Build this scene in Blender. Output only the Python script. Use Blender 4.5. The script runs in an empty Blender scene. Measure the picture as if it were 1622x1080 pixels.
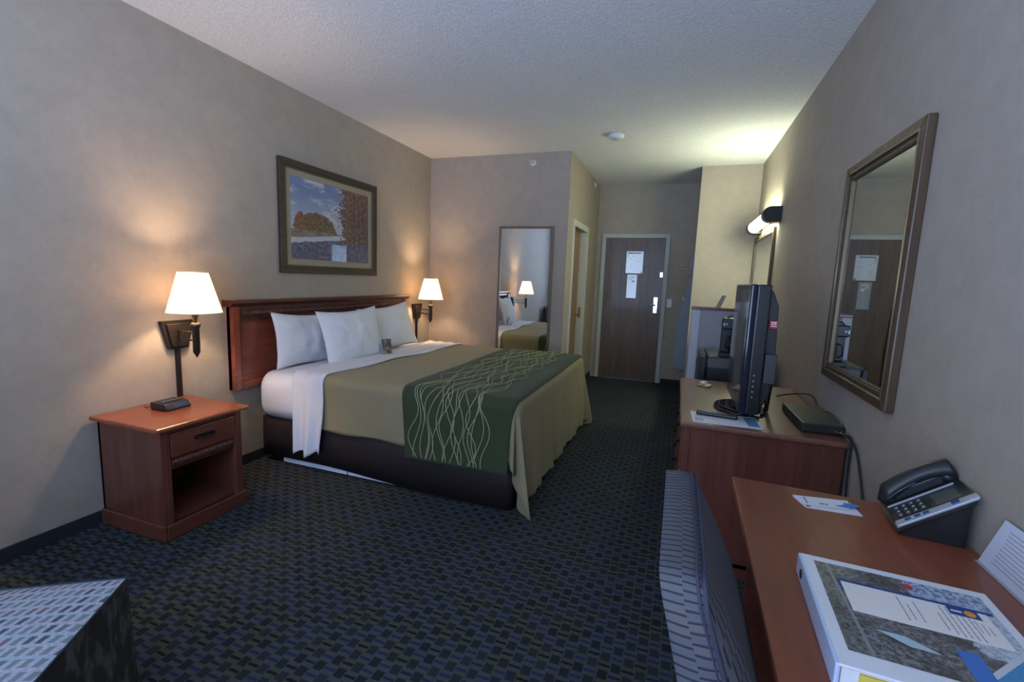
import bpy, bmesh, math, random
from mathutils import Vector, Matrix, noise
from math import sin, cos, pi, hypot, atan2, radians
random.seed(7)
S = bpy.context.scene
C = S.collection

# ------------------------------------------------------------------ node helpers
class V:
    """a float socket with arithmetic"""
    def __init__(s, nt, sock): s.nt = nt; s.k = sock
    def _m(s, op, *o, clamp=False):
        n = s.nt.nodes.new('ShaderNodeMath'); n.operation = op; n.use_clamp = clamp
        for i, a in enumerate((s,) + o):
            if isinstance(a, V): s.nt.links.new(a.k, n.inputs[i])
            else: n.inputs[i].default_value = a
        return V(s.nt, n.outputs[0])
    def __add__(s, o): return s._m('ADD', o)
    def __sub__(s, o): return s._m('SUBTRACT', o)
    def __rsub__(s, o): return (s * -1.0) + o
    def __mul__(s, o): return s._m('MULTIPLY', o)
    def __truediv__(s, o): return s._m('DIVIDE', o)
    def lt(s, o): return s._m('LESS_THAN', o)
    def gt(s, o): return s._m('GREATER_THAN', o)
    def abs(s): return s._m('ABSOLUTE')
    def floor(s): return s._m('FLOOR')
    def fract(s): return s._m('FRACT')
    def mod(s, o): return s._m('FLOORED_MODULO', o)
    def sin(s): return s._m('SINE')
    def min(s, o): return s._m('MINIMUM', o)
    def max(s, o): return s._m('MAXIMUM', o)
    def clamp(s): return s._m('ADD', 0.0, clamp=True)
    def step(s, a, b):
        n = s.nt.nodes.new('ShaderNodeMapRange'); n.interpolation_type = 'SMOOTHSTEP'
        s.nt.links.new(s.k, n.inputs[0]); n.inputs[1].default_value = a; n.inputs[2].default_value = b
        return V(s.nt, n.outputs[0])

class Mat:
    def __init__(s, name, col=(.5, .5, .5), rough=.6, metal=0, spec=.5, coat=0, bump=None):
        m = bpy.data.materials.new(name); m.use_nodes = True
        s.m = m; s.nt = m.node_tree; s.b = s.nt.nodes['Principled BSDF']
        s.b.inputs['Base Color'].default_value = (*col, 1)
        s.b.inputs['Roughness'].default_value = rough
        s.b.inputs['Metallic'].default_value = metal
        s.b.inputs['Specular IOR Level'].default_value = spec
        s.b.inputs['Coat Weight'].default_value = coat
        s.b.inputs['Coat Roughness'].default_value = .08
        m.diffuse_color = (*col, 1)
        s._tc = None
    def coord(s, kind='Object'):
        if s._tc is None: s._tc = s.nt.nodes.new('ShaderNodeTexCoord')
        return s._tc.outputs[kind]
    def xyz(s, kind='Object'):
        n = s.nt.nodes.new('ShaderNodeSeparateXYZ'); s.nt.links.new(s.coord(kind), n.inputs[0])
        return [V(s.nt, o) for o in n.outputs]
    def uv(s):
        return s.xyz('UV')[:2]
    def combine(s, x, y, z=0.0):
        n = s.nt.nodes.new('ShaderNodeCombineXYZ')
        for i, a in enumerate((x, y, z)):
            if isinstance(a, V): s.nt.links.new(a.k, n.inputs[i])
            else: n.inputs[i].default_value = a
        return n.outputs[0]
    def noise(s, scale, detail=3, rough=.5, stretch=(1, 1, 1), vec=None, kind='Object'):
        n = s.nt.nodes.new('ShaderNodeTexNoise'); n.inputs['Scale'].default_value = scale
        n.inputs['Detail'].default_value = detail; n.inputs['Roughness'].default_value = rough
        mp = s.nt.nodes.new('ShaderNodeMapping'); mp.inputs['Scale'].default_value = stretch
        s.nt.links.new(vec or s.coord(kind), mp.inputs[0]); s.nt.links.new(mp.outputs[0], n.inputs['Vector'])
        return V(s.nt, n.outputs[0])
    def rnd(s, x, y, off=0.0):
        n = s.nt.nodes.new('ShaderNodeTexWhiteNoise'); n.noise_dimensions = '3D'
        s.nt.links.new(s.combine(x, y, off), n.inputs['Vector']); return V(s.nt, n.outputs['Value'])
    def mix(s, f, a, b):
        n = s.nt.nodes.new('ShaderNodeMix'); n.data_type = 'RGBA'
        if isinstance(f, V): s.nt.links.new(f.k, n.inputs['Factor'])
        else: n.inputs['Factor'].default_value = f
        for k, v in ((6, a), (7, b)):
            if isinstance(v, tuple): n.inputs[k].default_value = (*v, 1)
            else: s.nt.links.new(v, n.inputs[k])
        return n.outputs[2]
    def color(s, sock): s.nt.links.new(sock, s.b.inputs['Base Color']); return s
    def bump(s, h, strength=.3, dist=.01):
        n = s.nt.nodes.new('ShaderNodeBump'); n.inputs['Strength'].default_value = strength
        n.inputs['Distance'].default_value = dist
        s.nt.links.new(h.k, n.inputs['Height']); s.nt.links.new(n.outputs[0], s.b.inputs['Normal']); return s

def plain(name, col, rough=.6, **k): return Mat(name, col, rough, **k).m

# ------------------------------------------------------------------ materials
def wallpaper():
    M = Mat('wallpaper', rough=.82, spec=.25)
    a = M.noise(9, 5, .65, (1, 1, 1)); b = M.noise(38, 3, .6, (1, 1, .45))
    c = M.mix(a.step(.3, .7), (.358, .308, .258), (.392, .338, .285))
    c = M.mix((b.step(.5, .72)) * .22, c, (.43, .385, .34))
    c = M.mix((M.noise(55, 2, .5, (.35, .35, 1)).step(.62, .75)) * .22, c, (.29, .25, .205))
    M.color(c); M.bump(b, .12, .004); return M.m
def popcorn():
    M = Mat('popcorn_ceiling', rough=.95, spec=.1)
    n = M.noise(95, 3, .7); f = M.noise(40, 2, .5)
    M.color(M.mix(n.step(.35, .65), (.68, .68, .69), (.80, .80, .805)))
    M.bump(n + f * .5, .55, .012); return M.m
def carpet():
    M = Mat('carpet', rough=.96, spec=.1)
    X, Y, Z = M.xyz()
    c = .043
    w = M.noise(60, 2, .6) * .16 - .08
    px = X / c + w; py = Y / c + w
    ix = px.floor(); iy = py.floor()
    fx = px.fract() - .5; fy = py.fract() - .5
    par = (ix + iy).mod(2.0)                     # 0 / 1
    n = M.noise(260, 2, .7)
    ev = par.lt(.5)
    # block on odd cells
    blk = (par.gt(.5)) * (fx.abs().lt(.40)) * (fy.abs().lt(.46))
    dash = ev * (fy.abs().lt(.13))
    dash2 = (par.gt(.5)) * (fy.abs().gt(.33))
    r1 = M.rnd(ix, iy); r2 = M.rnd(ix, iy, 3.7)
    big = M.noise(2.2, 2, .5)
    base = M.mix(n.step(.3, .7), (.038, .043, .048), (.066, .074, .080))
    olive = M.mix(n.step(.3, .7), (.038, .043, .030), (.068, .074, .042))
    col = M.mix((r2.lt(.28)) * 0.85, base, olive)
    bcol = M.mix(r1, (.015, .018, .021), (.024, .029, .035))
    col = M.mix(blk, col, bcol)
    dcol = M.mix(r2.step(.25, .75), (.010, .012, .018), (.020, .027, .075))
    col = M.mix(dash, col, dcol)
    M.color(col); M.bump(n, .4, .004)
    return M.m
def wood(name, c1, c2, rough=.35, axis='z', coat=.25, scale=1.0):
    M = Mat(name, c1, rough, coat=coat)
    st = {'x': (.06, 1, 1), 'y': (1, .06, 1), 'z': (1, 1, .06)}[axis]
    a = M.noise(38 * scale, 5, .65, st); b = M.noise(6 * scale, 3, .5, st)
    col = M.mix(a.step(.32, .68), c1, c2)
    col = M.mix(b.step(.4, .75) * .4, col, tuple(v * .55 for v in c1))
    M.color(col); M.bump(a, .05, .002); return M.m
def fabric(name, c, rough=.9, wr=.25, sc=6):
    M = Mat(name, c, rough, spec=.15)
    n = M.noise(sc, 3, .5); t = M.noise(420, 1, .5)
    M.color(M.mix(n.step(.35, .65), tuple(v * .95 for v in c), c))
    M.b.inputs['Sheen Weight'].default_value = .1
    M.bump(n + t * .03, wr, .02); return M.m
def ottoman_fabric():
    M = Mat('parallelogram_weave', rough=.9, spec=.15)
    X, Y, Z = M.xyz()
    v = Y + Z * .0
    row = (v / .037); ir = row.floor(); fr = row.fract()
    sx = (X + Z) / .0235 - fr * .42 + ir * .25
    ic = sx.floor(); fc = sx.fract()
    par = (fc.gt(.10)) * (fc.lt(.62)) * (fr.gt(.16)) * (fr.lt(.86))
    r = M.rnd(ic, ir)
    pc = M.mix(r.step(.2, .5), (.065, .08, .10), (.15, .19, .21))
    pc = M.mix(r.gt(.88), pc, (.17, .12, .14))
    base = M.mix(M.noise(150, 2).step(.35, .65), (.27, .285, .34), (.37, .37, .43))
    col = M.mix(par, base, pc)
    cy = (v / .074).fract()
    col = M.mix(((cy.gt(.955)) + (cy.lt(.02))).clamp() * .8, col, (.20, .38, .46))
    M.color(col); M.bump(M.noise(300, 1), .2, .003); return M.m
def chair_fabric():
    M = Mat('dashed_stripe_weave', rough=.9, spec=.15)
    u, v = M.uv()
    col_i = (u / .035).floor(); half = col_i.mod(2.0)
    t = v / .0165 + half * .5 + M.noise(20, 1) * .35
    f = t.fract(); r = M.rnd(col_i, t.floor())
    dark = (f.lt(.24))
    fine = ((v / .0038).fract().gt(.5)) * .5
    base = M.mix(fine, (.105, .108, .125), (.072, .075, .088))
    base = M.mix((r.gt(.7)) * .5, base, (.125, .115, .108))
    M.color(M.mix(dark * .85, base, (.022, .024, .040))); M.bump(M.noise(300, 1), .2, .003); return M.m

WALL = wallpaper(); CEIL = popcorn(); CARPET = carpet()
CH = wood('cherry_wood', (.115, .036, .024), (.165, .052, .034), .36, 'z')
CHH = wood('cherry_wood_cross_grain', (.125, .038, .023), (.180, .055, .033), .34, 'y')
CHD = wood('dark_cherry_wood', (.085, .022, .014), (.130, .036, .022), .36, 'y')
HB = wood('headboard_cherry', (.175, .040, .022), (.235, .060, .033), .30, 'y')
HBD = wood('headboard_ledge', (.075, .020, .013), (.11, .03, .02), .3, 'y')
DT = wood('desk_top_laminate', (.215, .058, .028), (.265, .074, .036), .30, 'y', .15)
DRT = wood('dresser_top_laminate', (.165, .072, .045), (.205, .090, .055), .34, 'y', .15)
DOORW = wood('oak_veneer_door', (.095, .062, .045), (.150, .098, .070), .42, 'z', .1)
BDOORW = wood('honey_oak_door', (.24, .135, .062), (.32, .19, .09), .42, 'z', .1)
CASE = plain('painted_casing', (.44, .46, .44), .5)
BLACKM = plain('black_metal', (.022, .020, .019), .38, metal=.3)
BRONZE = plain('dark_bronze', (.013, .009, .008), .45, metal=.2)
BLKPL = plain('black_plastic', (.016, .016, .019), .38)
BLKGL = plain('glossy_black_plastic', (.010, .010, .013), .08)
GREYPL = plain('grey_plastic', (.12, .125, .135), .4)
SILVER = plain('silver_plastic', (.42, .45, .52), .35, metal=.3)
CHROME = plain('chrome', (.75, .76, .78), .15, metal=1)
BRASS = plain('brass', (.40, .27, .10), .3, metal=1)
WHITEPL = plain('white_plastic', (.68, .68, .66), .45)
PAPER = plain('white_paper', (.72, .72, .76), .7)
CREAMP = plain('cream_paper', (.74, .70, .66), .7)
MIRR = plain('mirror_glass', (.84, .87, .86), .015, metal=1)
LINEN = fabric('white_linen', (.68, .69, .75), .9, .35, 5)
PILC = fabric('white_pillowcase', (.74, .75, .80), .9, .4, 7)
BEIGE = fabric('beige_blanket', (.285, .240, .142), .92, .22, 4)
GREEN = fabric('green_runner', (.046, .060, .030), .88, .15, 4)
THREAD = plain('pale_embroidery_thread', (.30, .31, .17), .8)
SKIRT = plain('dark_brown_vinyl', (.026, .019, .020), .42)
RAIL = plain('white_rail', (.62, .70, .85), .6)
BASEC = plain('carpet_baseboard', (.012, .016, .024), .9)
MATB = plain('mat_board', (.32, .27, .19), .8)
FRAME = wood('walnut_frame', (.030, .017, .012), (.055, .034, .022), .5, 'y', 0)
GOLDF = plain('antique_gold_frame', (.12, .085, .045), .42, metal=.45)
GOLDL = plain('gold_bead', (.30, .22, .13), .4, metal=.5)
MFR = wood('mirror_frame_brown', (.070, .040, .023), (.105, .062, .034), .42, 'z', .1)
OTT = ottoman_fabric(); CHF = chair_fabric()
DARKF = fabric('dark_chair_fabric', (.05, .055, .07), .9, .2, 12)
CURT = fabric('dark_curtain', (.10, .095, .075), .9, .3, 4)
INK = plain('dark_ink', (.10, .10, .13), .7)
INKL = plain('grey_ink', (.30, .30, .34), .7)
BLUE = plain('blue_print', (.02, .12, .42), .5)
NAVY = plain('navy_print', (.015, .05, .22), .5)
ORANGE = plain('orange_print', (.75, .30, .03), .5)
YELLOW = plain('yellow_pages', (.70, .55, .08), .6)
RED = plain('red_sticker', (.55, .02, .06), .4)
COUNTER = plain('vanity_counter_top', (.40, .38, .34), .3)
BOARDC = fabric('ironing_board_cover', (.34, .39, .48), .85, .1, 6)

def emis(name, col, strength, base=(.8, .8, .8)):
    M = Mat(name, base, .6)
    M.b.inputs['Emission Color'].default_value = (*col, 1); M.b.inputs['Emission Strength'].default_value = strength
    return M.m
TUBE = emis('lit_diffuser', (.93, 1.0, .70), 46.0)
LCD = plain('grey_lcd', (.10, .105, .09), .2)
SCREEN = plain('tv_screen', (.035, .036, .042), .06)

def shade_mat():
    M = Mat('lit_lamp_shade', (.85, .80, .70), .8); nt = M.nt
    tr = nt.nodes.new('ShaderNodeBsdfTranslucent'); tr.inputs[0].default_value = (.95, .84, .66, 1)
    mx = nt.nodes.new('ShaderNodeMixShader'); mx.inputs[0].default_value = .55
    out = nt.nodes['Material Output']
    nt.links.new(M.b.outputs[0], mx.inputs[1]); nt.links.new(tr.outputs[0], mx.inputs[2])
    nt.links.new(mx.outputs[0], out.inputs[0])
    M.b.inputs['Emission Color'].default_value = (1, .84, .60, 1); M.b.inputs['Emission Strength'].default_value = 1.1
    return M.m
SHADE = shade_mat()

# ------------------------------------------------------------------ mesh builder
class MB:
    def __init__(s): s.v = []; s.f = []; s.mi = []; s.uv = {}; s.cur = 0; s.sm = []; s.smooth = False
    def face(s, idx, uv=None):
        s.f.append(tuple(idx)); s.mi.append(s.cur); s.sm.append(s.smooth)
        if uv: s.uv[len(s.f) - 1] = uv
    def box(s, a, b):
        x0, x1 = sorted((a[0], b[0])); y0, y1 = sorted((a[1], b[1])); z0, z1 = sorted((a[2], b[2]))
        n = len(s.v)
        s.v += [(x0, y0, z0), (x1, y0, z0), (x1, y1, z0), (x0, y1, z0), (x0, y0, z1), (x1, y0, z1), (x1, y1, z1), (x0, y1, z1)]
        for q in ((3, 2, 1, 0), (4, 5, 6, 7), (0, 1, 5, 4), (1, 2, 6, 5), (2, 3, 7, 6), (3, 0, 4, 7)): s.face([n + i for i in q])
        return s
    def quad(s, p, uv=None):
        n = len(s.v); s.v += [tuple(q) for q in p]; s.face(range(n, n + len(p)), uv); return s
    def prism(s, poly, fn, a, b):
        """poly 2-D outline; fn(p,q,t) -> 3-D ; extruded t=a..b"""
        n = len(s.v); k = len(poly)
        s.v += [fn(p[0], p[1], a) for p in poly] + [fn(p[0], p[1], b) for p in poly]
        s.face(list(range(n + k - 1, n - 1, -1))); s.face(list(range(n + k, n + 2 * k)))
        for i in range(k):
            j = (i + 1) % k; s.face([n + i, n + j, n + k + j, n + k + i])
        return s
    def lathe(s, prof, c=(0, 0, 0), axis='z', seg=24, cap=True):
        n = len(s.v); m = len(prof)
        for r, h in prof:
            for i in range(seg):
                a = 2 * pi * i / seg; p, q = r * cos(a), r * sin(a)
                s.v.append({'z': (c[0] + p, c[1] + q, c[2] + h), 'y': (c[0] + p, c[1] + h, c[2] + q), 'x': (c[0] + h, c[1] + p, c[2] + q)}[axis])
        sm = s.smooth; s.smooth = True
        for j in range(m - 1):
            for i in range(seg):
                k = (i + 1) % seg; s.face([n + j * seg + i, n + j * seg + k, n + (j + 1) * seg + k, n + (j + 1) * seg + i])
        s.smooth = sm
        if cap:
            s.face([n + i for i in range(seg)][::-1]); s.face([n + (m - 1) * seg + i for i in range(seg)])
        return s
    def tube(s, pts, r, seg=8, cap=True):
        pts = [Vector(p) for p in pts]; n = len(s.v); m = len(pts)
        up = Vector((0, 0, 1)); prev = None
        for i, p in enumerate(pts):
            t = (pts[min(i + 1, m - 1)] - pts[max(i - 1, 0)]).normalized()
            if prev is None:
                a = up if abs(t.z) < .9 else Vector((1, 0, 0)); u = t.cross(a).normalized()
            else:
                u = (prev - t * prev.dot(t)).normalized()
            prev = u; w = t.cross(u)
            rr = r[i] if isinstance(r, (list, tuple)) else r
            for k in range(seg):
                an = 2 * pi * k / seg; s.v.append(tuple(p + u * rr * cos(an) + w * rr * sin(an)))
        sm = s.smooth; s.smooth = True
        for j in range(m - 1):
            for i in range(seg):
                k = (i + 1) % seg; s.face([n + j * seg + i, n + j * seg + k, n + (j + 1) * seg + k, n + (j + 1) * seg + i])
        s.smooth = sm
        if cap:
            s.face([n + i for i in range(seg)][::-1]); s.face([n + (m - 1) * seg + i for i in range(seg)])
        return s
    def grid(s, fn, nu, nv, uvf=None, wrapu=False):
        n = len(s.v)
        for j in range(nv + 1):
            for i in range(nu + 1): s.v.append(tuple(fn(i / nu, j / nv)))
        sm = s.smooth; s.smooth = True
        for j in range(nv):
            for i in range(nu):
                q = [n + j * (nu + 1) + i, n + j * (nu + 1) + i + 1, n + (j + 1) * (nu + 1) + i + 1, n + (j + 1) * (nu + 1) + i]
                uv = None
                if uvf: uv = [uvf(a, b) for a, b in ((i / nu, j / nv), ((i + 1) / nu, j / nv), ((i + 1) / nu, (j + 1) / nv), (i / nu, (j + 1) / nv))]
                s.face(q, uv)
        s.smooth = sm
        return s
    def build(s, name, mats, parent=None, org=(0, 0, 0), bevel=0, seg=2, recalc=True, solid=0, weld=False, subsurf=0):
        me = bpy.data.meshes.new(name)
        o3 = Vector(org)
        me.from_pydata([tuple(Vector(p) - o3) for p in s.v], [], s.f)
        if not isinstance(mats, (list, tuple)): mats = [mats]
        for m in mats: me.materials.append(m)
        for i, p in enumerate(me.polygons): p.material_index = s.mi[i]; p.use_smooth = s.sm[i]
        if s.uv:
            l = me.uv_layers.new(name='UVMap')
            for i, uv in s.uv.items():
                for k, li in enumerate(me.polygons[i].loop_indices): l.data[li].uv = uv[k]
        if recalc or weld:
            bm = bmesh.new(); bm.from_mesh(me)
            if weld: bmesh.ops.remove_doubles(bm, verts=bm.verts, dist=1e-5)
            if recalc: bmesh.ops.recalc_face_normals(bm, faces=bm.faces)
            bm.to_mesh(me); bm.free()
        me.update()
        o = bpy.data.objects.new(name, me); C.objects.link(o)
        if parent is not None: o.parent = parent
        else: o.location = org
        if solid:
            md = o.modifiers.new('thickness', 'SOLIDIFY'); md.thickness = solid; md.offset = 0
        if bevel:
            md = o.modifiers.new('bevel', 'BEVEL'); md.width = bevel; md.segments = seg; md.limit_method = 'ANGLE'; md.angle_limit = radians(40)
        if subsurf:
            md = o.modifiers.new('sub', 'SUBSURF'); md.levels = subsurf; md.render_levels = subsurf
        return o

def tag(o, label=None, cat=None, group=None, kind=None):
    if label: o['label'] = label
    if cat: o['category'] = cat
    if group: o['group'] = group
    if kind: o['kind'] = kind
    return o
def thing(name, label, cat, loc=(0, 0, 0), rz=0, group=None):
    o = bpy.data.objects.new(name, None); C.objects.link(o); o.location = loc; o.rotation_euler = (0, 0, rz)
    o.empty_display_size = .1
    return tag(o, label, cat, group)
def struct(name, mb, mat, **k): return tag(mb.build(name, mat, **k), kind='structure')
def dup(root, loc, label, group=None, rz=None):
    r = root.copy(); C.objects.link(r); r.location = loc; r['label'] = label
    if rz is not None: r.rotation_euler = (0, 0, rz)
    for ch in root.children:
        c = ch.copy(); C.objects.link(c); c.parent = r
        for g in ch.children:
            d = g.copy(); C.objects.link(d); d.parent = c
    return r

# ------------------------------------------------------------------ room (origin under the camera; +y is towards the entrance)
LW, RW, CE = -2.84, .754, 2.74
PY, HX, DY, VY = 4.96, -1.175, 6.83, 5.87     # partition, hall side wall, entrance wall, vanity back wall
BY = -.75                                     # window wall
T = .12
struct('floor', MB().box((LW - T, BY - T, -.1), (RW + T, DY + T, 0)), CARPET)
struct('ceiling', MB().box((LW - T, BY - T, CE), (RW + T, DY + T, CE + .1)), CEIL)
struct('wall_left', MB().box((LW - T, BY - T, 0), (LW, PY, CE)), WALL)
struct('wall_right', MB().box((RW, BY - T, 0), (RW + T, DY + T, CE)), WALL)
struct('wall_partition', MB().box((LW - T, PY, 0), (HX, PY + T, CE)), WALL)
# hall side wall with bathroom door opening
B0, B1, BH = 5.24, 6.02, 2.02
m = MB(); m.box((HX - T, PY + T, 0), (HX, B0, CE)); m.box((HX - T, B1, 0), (HX, DY, CE)); m.box((HX - T, B0, BH), (HX, B1, CE))
struct('wall_hall', m, WALL)
# entrance wall with opening
E0, E1, EH = -1.055, -.215, 2.035
m = MB(); m.box((HX - T, DY, 0), (E0, DY + T, CE)); m.box((E1, DY, 0), (RW, DY + T, CE)); m.box((E0, DY, EH), (E1, DY + T, CE))
struct('wall_entrance', m, WALL)
struct('wall_vanity', MB().box((.134, VY, 0), (RW, VY + .10, CE)), WALL)
# pony wall between dresser and vanity with wooden cap
m = MB().box((.135, 4.545, 0), (RW, 4.645, 1.18)); struct('wall_pony', m, plain('pony_wall_grey', (.35, .345, .37), .8))  # half wall in one plain grey instead of the wallpaper colours
m = MB().box((.118, 4.53, 1.18), (RW, 4.66, 1.205)); struct('trim_1', m, CHD, bevel=.004)
m = MB().box((.122, 4.535, 0), (.195, 4.655, 1.179)); struct('trim_2', m, plain('corner_guard', (.50, .53, .58), .5), bevel=.003)
# window wall behind the camera
W0, W1, WZ0, WZ1 = -2.15, .35, .62, 2.42
m = MB(); m.box((LW, BY - T, 0), (W0, BY, CE)); m.box((W1, BY - T, 0), (RW, BY, CE)); m.box((W0, BY - T, 0), (W1, BY, WZ0)); m.box((W0, BY - T, WZ1), (W1, BY, CE))
struct('wall_window', m, WALL)
wn = tag(thing('window_1', None, None, (0, 0, 0)), kind='structure')
m = MB()
for a in (W0, (W0 + W1) / 2 - .025, W1 - .05): m.box((a, BY - .09, WZ0), (a + .05, BY - .04, WZ1))
for z in (WZ0, WZ1 - .05): m.box((W0, BY - .09, z), (W1, BY - .04, z + .05))
m.build('window_frame', WHITEPL, wn)
MB().box((W0 - .04, BY - .1, WZ0 - .03), (W1 + .04, BY + .05, WZ0)).build('window_sill', WHITEPL, wn)
def curtain(x0, x1, label):
    m = MB()
    m.grid(lambda a, b: (x0 + (x1 - x0) * a, BY + .10 + .028 * sin(a * 8 * 2 * pi) + .01 * sin(a * 37), .04 + (2.56 - .04) * b), 96, 4)
    tag(m.build('curtain', CURT, solid=.004), label, 'curtain', 'curtains at the window')
curtain(LW + .03, W0 + .02, 'dark curtain hanging in the corner by the left wall')
curtain(W1 - .02, RW - .03, 'dark curtain hanging in the corner by the right wall')
# baseboards (carpet cove base)
def basebd(n, a, b): struct('baseboard_' + n, MB().box(a, b), BASEC)
basebd('left', (LW, BY, 0), (LW + .012, PY, .068))
basebd('partition', (LW, PY - .012, 0), (HX, PY, .068))
basebd('hall', (HX, PY, 0), (HX + .012, B0 - .07, .068)); basebd('hall_2', (HX, B1 + .07, 0), (HX + .012, DY, .068))
basebd('entrance', (E1 + .06, DY - .012, 0), (RW, DY, .068))
basebd('right', (RW - .012, BY, 0), (RW, 4.545, .068))
basebd('window', (LW, BY, 0), (RW, BY + .012, .068))

# entrance door
d = tag(thing('door_1', None, None, (0, 0, 0)), kind='structure')
m = MB(); cw = .045
m.box((E0 - cw, DY - .02, 0), (E0 + .012, DY + .05, EH + cw)); m.box((E1 - .012, DY - .02, 0), (E1 + cw, DY + .05, EH + cw)); m.box((E0 + .012, DY - .02, EH - .012), (E1 - .012, DY + .05, EH + cw))
m.build('door_frame', CASE, d, bevel=.004)
MB().box((E0 + .013, DY + .012, .008), (E1 - .013, DY + .055, EH - .013)).build('door_leaf', DOORW, d)
m = MB().box((-.335, DY - .004, .985), (-.275, DY + .012, 1.215)); m.build('lock_plate', CHROME, d, bevel=.006)
m = MB().tube([(-.300, DY + .0, 1.10), (-.300, DY - .05, 1.10)], .012); m.tube([(-.300, DY - .05, 1.10), (-.40, DY - .052, 1.10)], .010); m.build('door_lever', CHROME, d)
m = MB().box((-.275, DY - .01, 1.49), (-.235, DY + .012, 1.56)); m.box((-.262, DY - .04, 1.515), (-.248, DY - .01, 1.535)); m.build('swing_latch', CHROME, d, bevel=.003)
# notices on the door
def framed_notice(x0, x1, z0, z1, label, kindmat, lines):
    t = thing('door_notice', label, 'notice', ((x0 + x1) / 2, DY + .012, z0), 0)
    org = t.location
    MB().box((x0, DY + .004, z0), (x1, DY + .0115, z1)).build('notice_sheet', kindmat, t, org)
    m = MB()
    for (a, b, c, e) in lines: m.box((x0 + (x1 - x0) * a, DY + .0032, z0 + (z1 - z0) * b), (x0 + (x1 - x0) * c, DY + .0045, z0 + (z1 - z0) * e))
    m.build('printed_marks', INK, t, org)
GLP = Mat('glossy_notice', (.62, .68, .78), .05, coat=1)
n_ = GLP.noise(16, 4, .7); GLP.color(GLP.mix(n_.step(.56, .70), (.66, .72, .84), (.16, .18, .20)))  # dark mottle paints the tree-like window reflection into the sheet colour
framed_notice(-.745, -.515, 1.535, 1.84, 'pale glossy notice sheet fixed high on the entrance door', GLP.m, [(.1, .90, .85, .945)])
GLP2 = Mat('glossy_notice_small', (.34, .38, .45), .06, coat=1)
framed_notice(-.715, -.580, 1.185, 1.515, 'narrow grey notice hanging below the square sheet on the entrance door', GLP2.m,
              [(.2, .88, .8, .91), (.2, .78, .45, .82), (.5, .68, .78, .76)])
bpy.data.objects['printed_marks.001'].data.materials[0] = PAPER

# bathroom door in the hall side wall
d = tag(thing('door_2', None, None, (0, 0, 0)), kind='structure')
m = MB(); x1 = HX + .018
m.box((HX - .115, B0 - .06, 0), (x1, B0 + .012, BH + .06)); m.box((HX - .115, B1 - .012, 0), (x1, B1 + .06, BH + .06)); m.box((HX - .115, B0 + .012, BH - .012), (x1, B1 - .012, BH + .06))
m.build('door_frame', plain('pale_casing', (.55, .55, .50), .5), d, bevel=.004)
MB().box((HX - .112, B0 + .013, .008), (HX - .075, B1 - .013, BH - .013)).build('door_leaf', BDOORW, d)
m = MB().lathe([(.026, 0), (.026, .008)], (HX - .075, B1 - .13, .97), 'x', 16); m.tube([(HX - .07, B1 - .13, .97), (HX - .03, B1 - .13, .97)], .009)
m.tube([(HX - .03, B1 - .13, .97), (HX - .028, B1 - .23, .965)], .009); m.build('door_lever', BRASS, d)
MB().box((HX - .055, B1 - .015, .92), (HX - .02, B1 - .012, 1.06)).build('strike_plate', BRASS, d)

# light switch on entrance wall
t = thing('light_switch', 'white light switch plate on the wall right of the entrance door', 'light switch', (-.115, DY, 1.10))
MB().box((-.155, DY - .008, 1.08), (-.085, DY, 1.20)).build('switch_plate', WHITEPL, t, t.location, bevel=.003)
MB().box((-.128, DY - .016, 1.12), (-.112, DY - .008, 1.155)).build('toggle', plain('switch_toggle', (.8, .8, .8), .4), t, t.location)

# ------------------------------------------------------------------ ceiling & wall fittings
t = thing('smoke_detector', 'round off-white smoke detector on the ceiling near the hall', 'smoke detector', (-.66, 4.52, CE))
MB().lathe([(.07, 0), (.072, -.012), (.062, -.034), (.05, -.042)], (-.66, 4.52, CE), 'z', 28).build('housing', WHITEPL, t, t.location)
MB().lathe([(.018, -.04), (.016, -.05)], (-.66, 4.52, CE), 'z', 16).build('sensor_grille', plain('vent_grey', (.4, .4, .38), .6), t, t.location)
def sprinkler(loc, rz, label):
    t = thing('fire_sprinkler', label, 'sprinkler', loc, rz, 'wall sprinklers near the ceiling')
    MB().lathe([(.034, .003), (.032, -.008), (.014, -.012)], (0, 0, 0), 'y', 20).build('escutcheon', WHITEPL, t)
    m = MB().tube([(0, -.01, 0), (0, -.035, 0)], .011); m.box((-.006, -.062, -.012), (.006, -.035, -.009)); m.box((-.006, -.062, .009), (.006, -.035, .012)); m.build('nozzle', CHROME, t)
    MB().box((-.02, -.066, -.016), (.02, -.062, .016)).build('deflector', CHROME, t)
sprinkler((-1.591, PY, 2.636), 0, 'white sprinkler head on the wall above the tall mirror')
sprinkler((HX, 6.40, 2.678), pi / 2, 'white sprinkler head high on the hall wall past the bathroom door')

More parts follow.
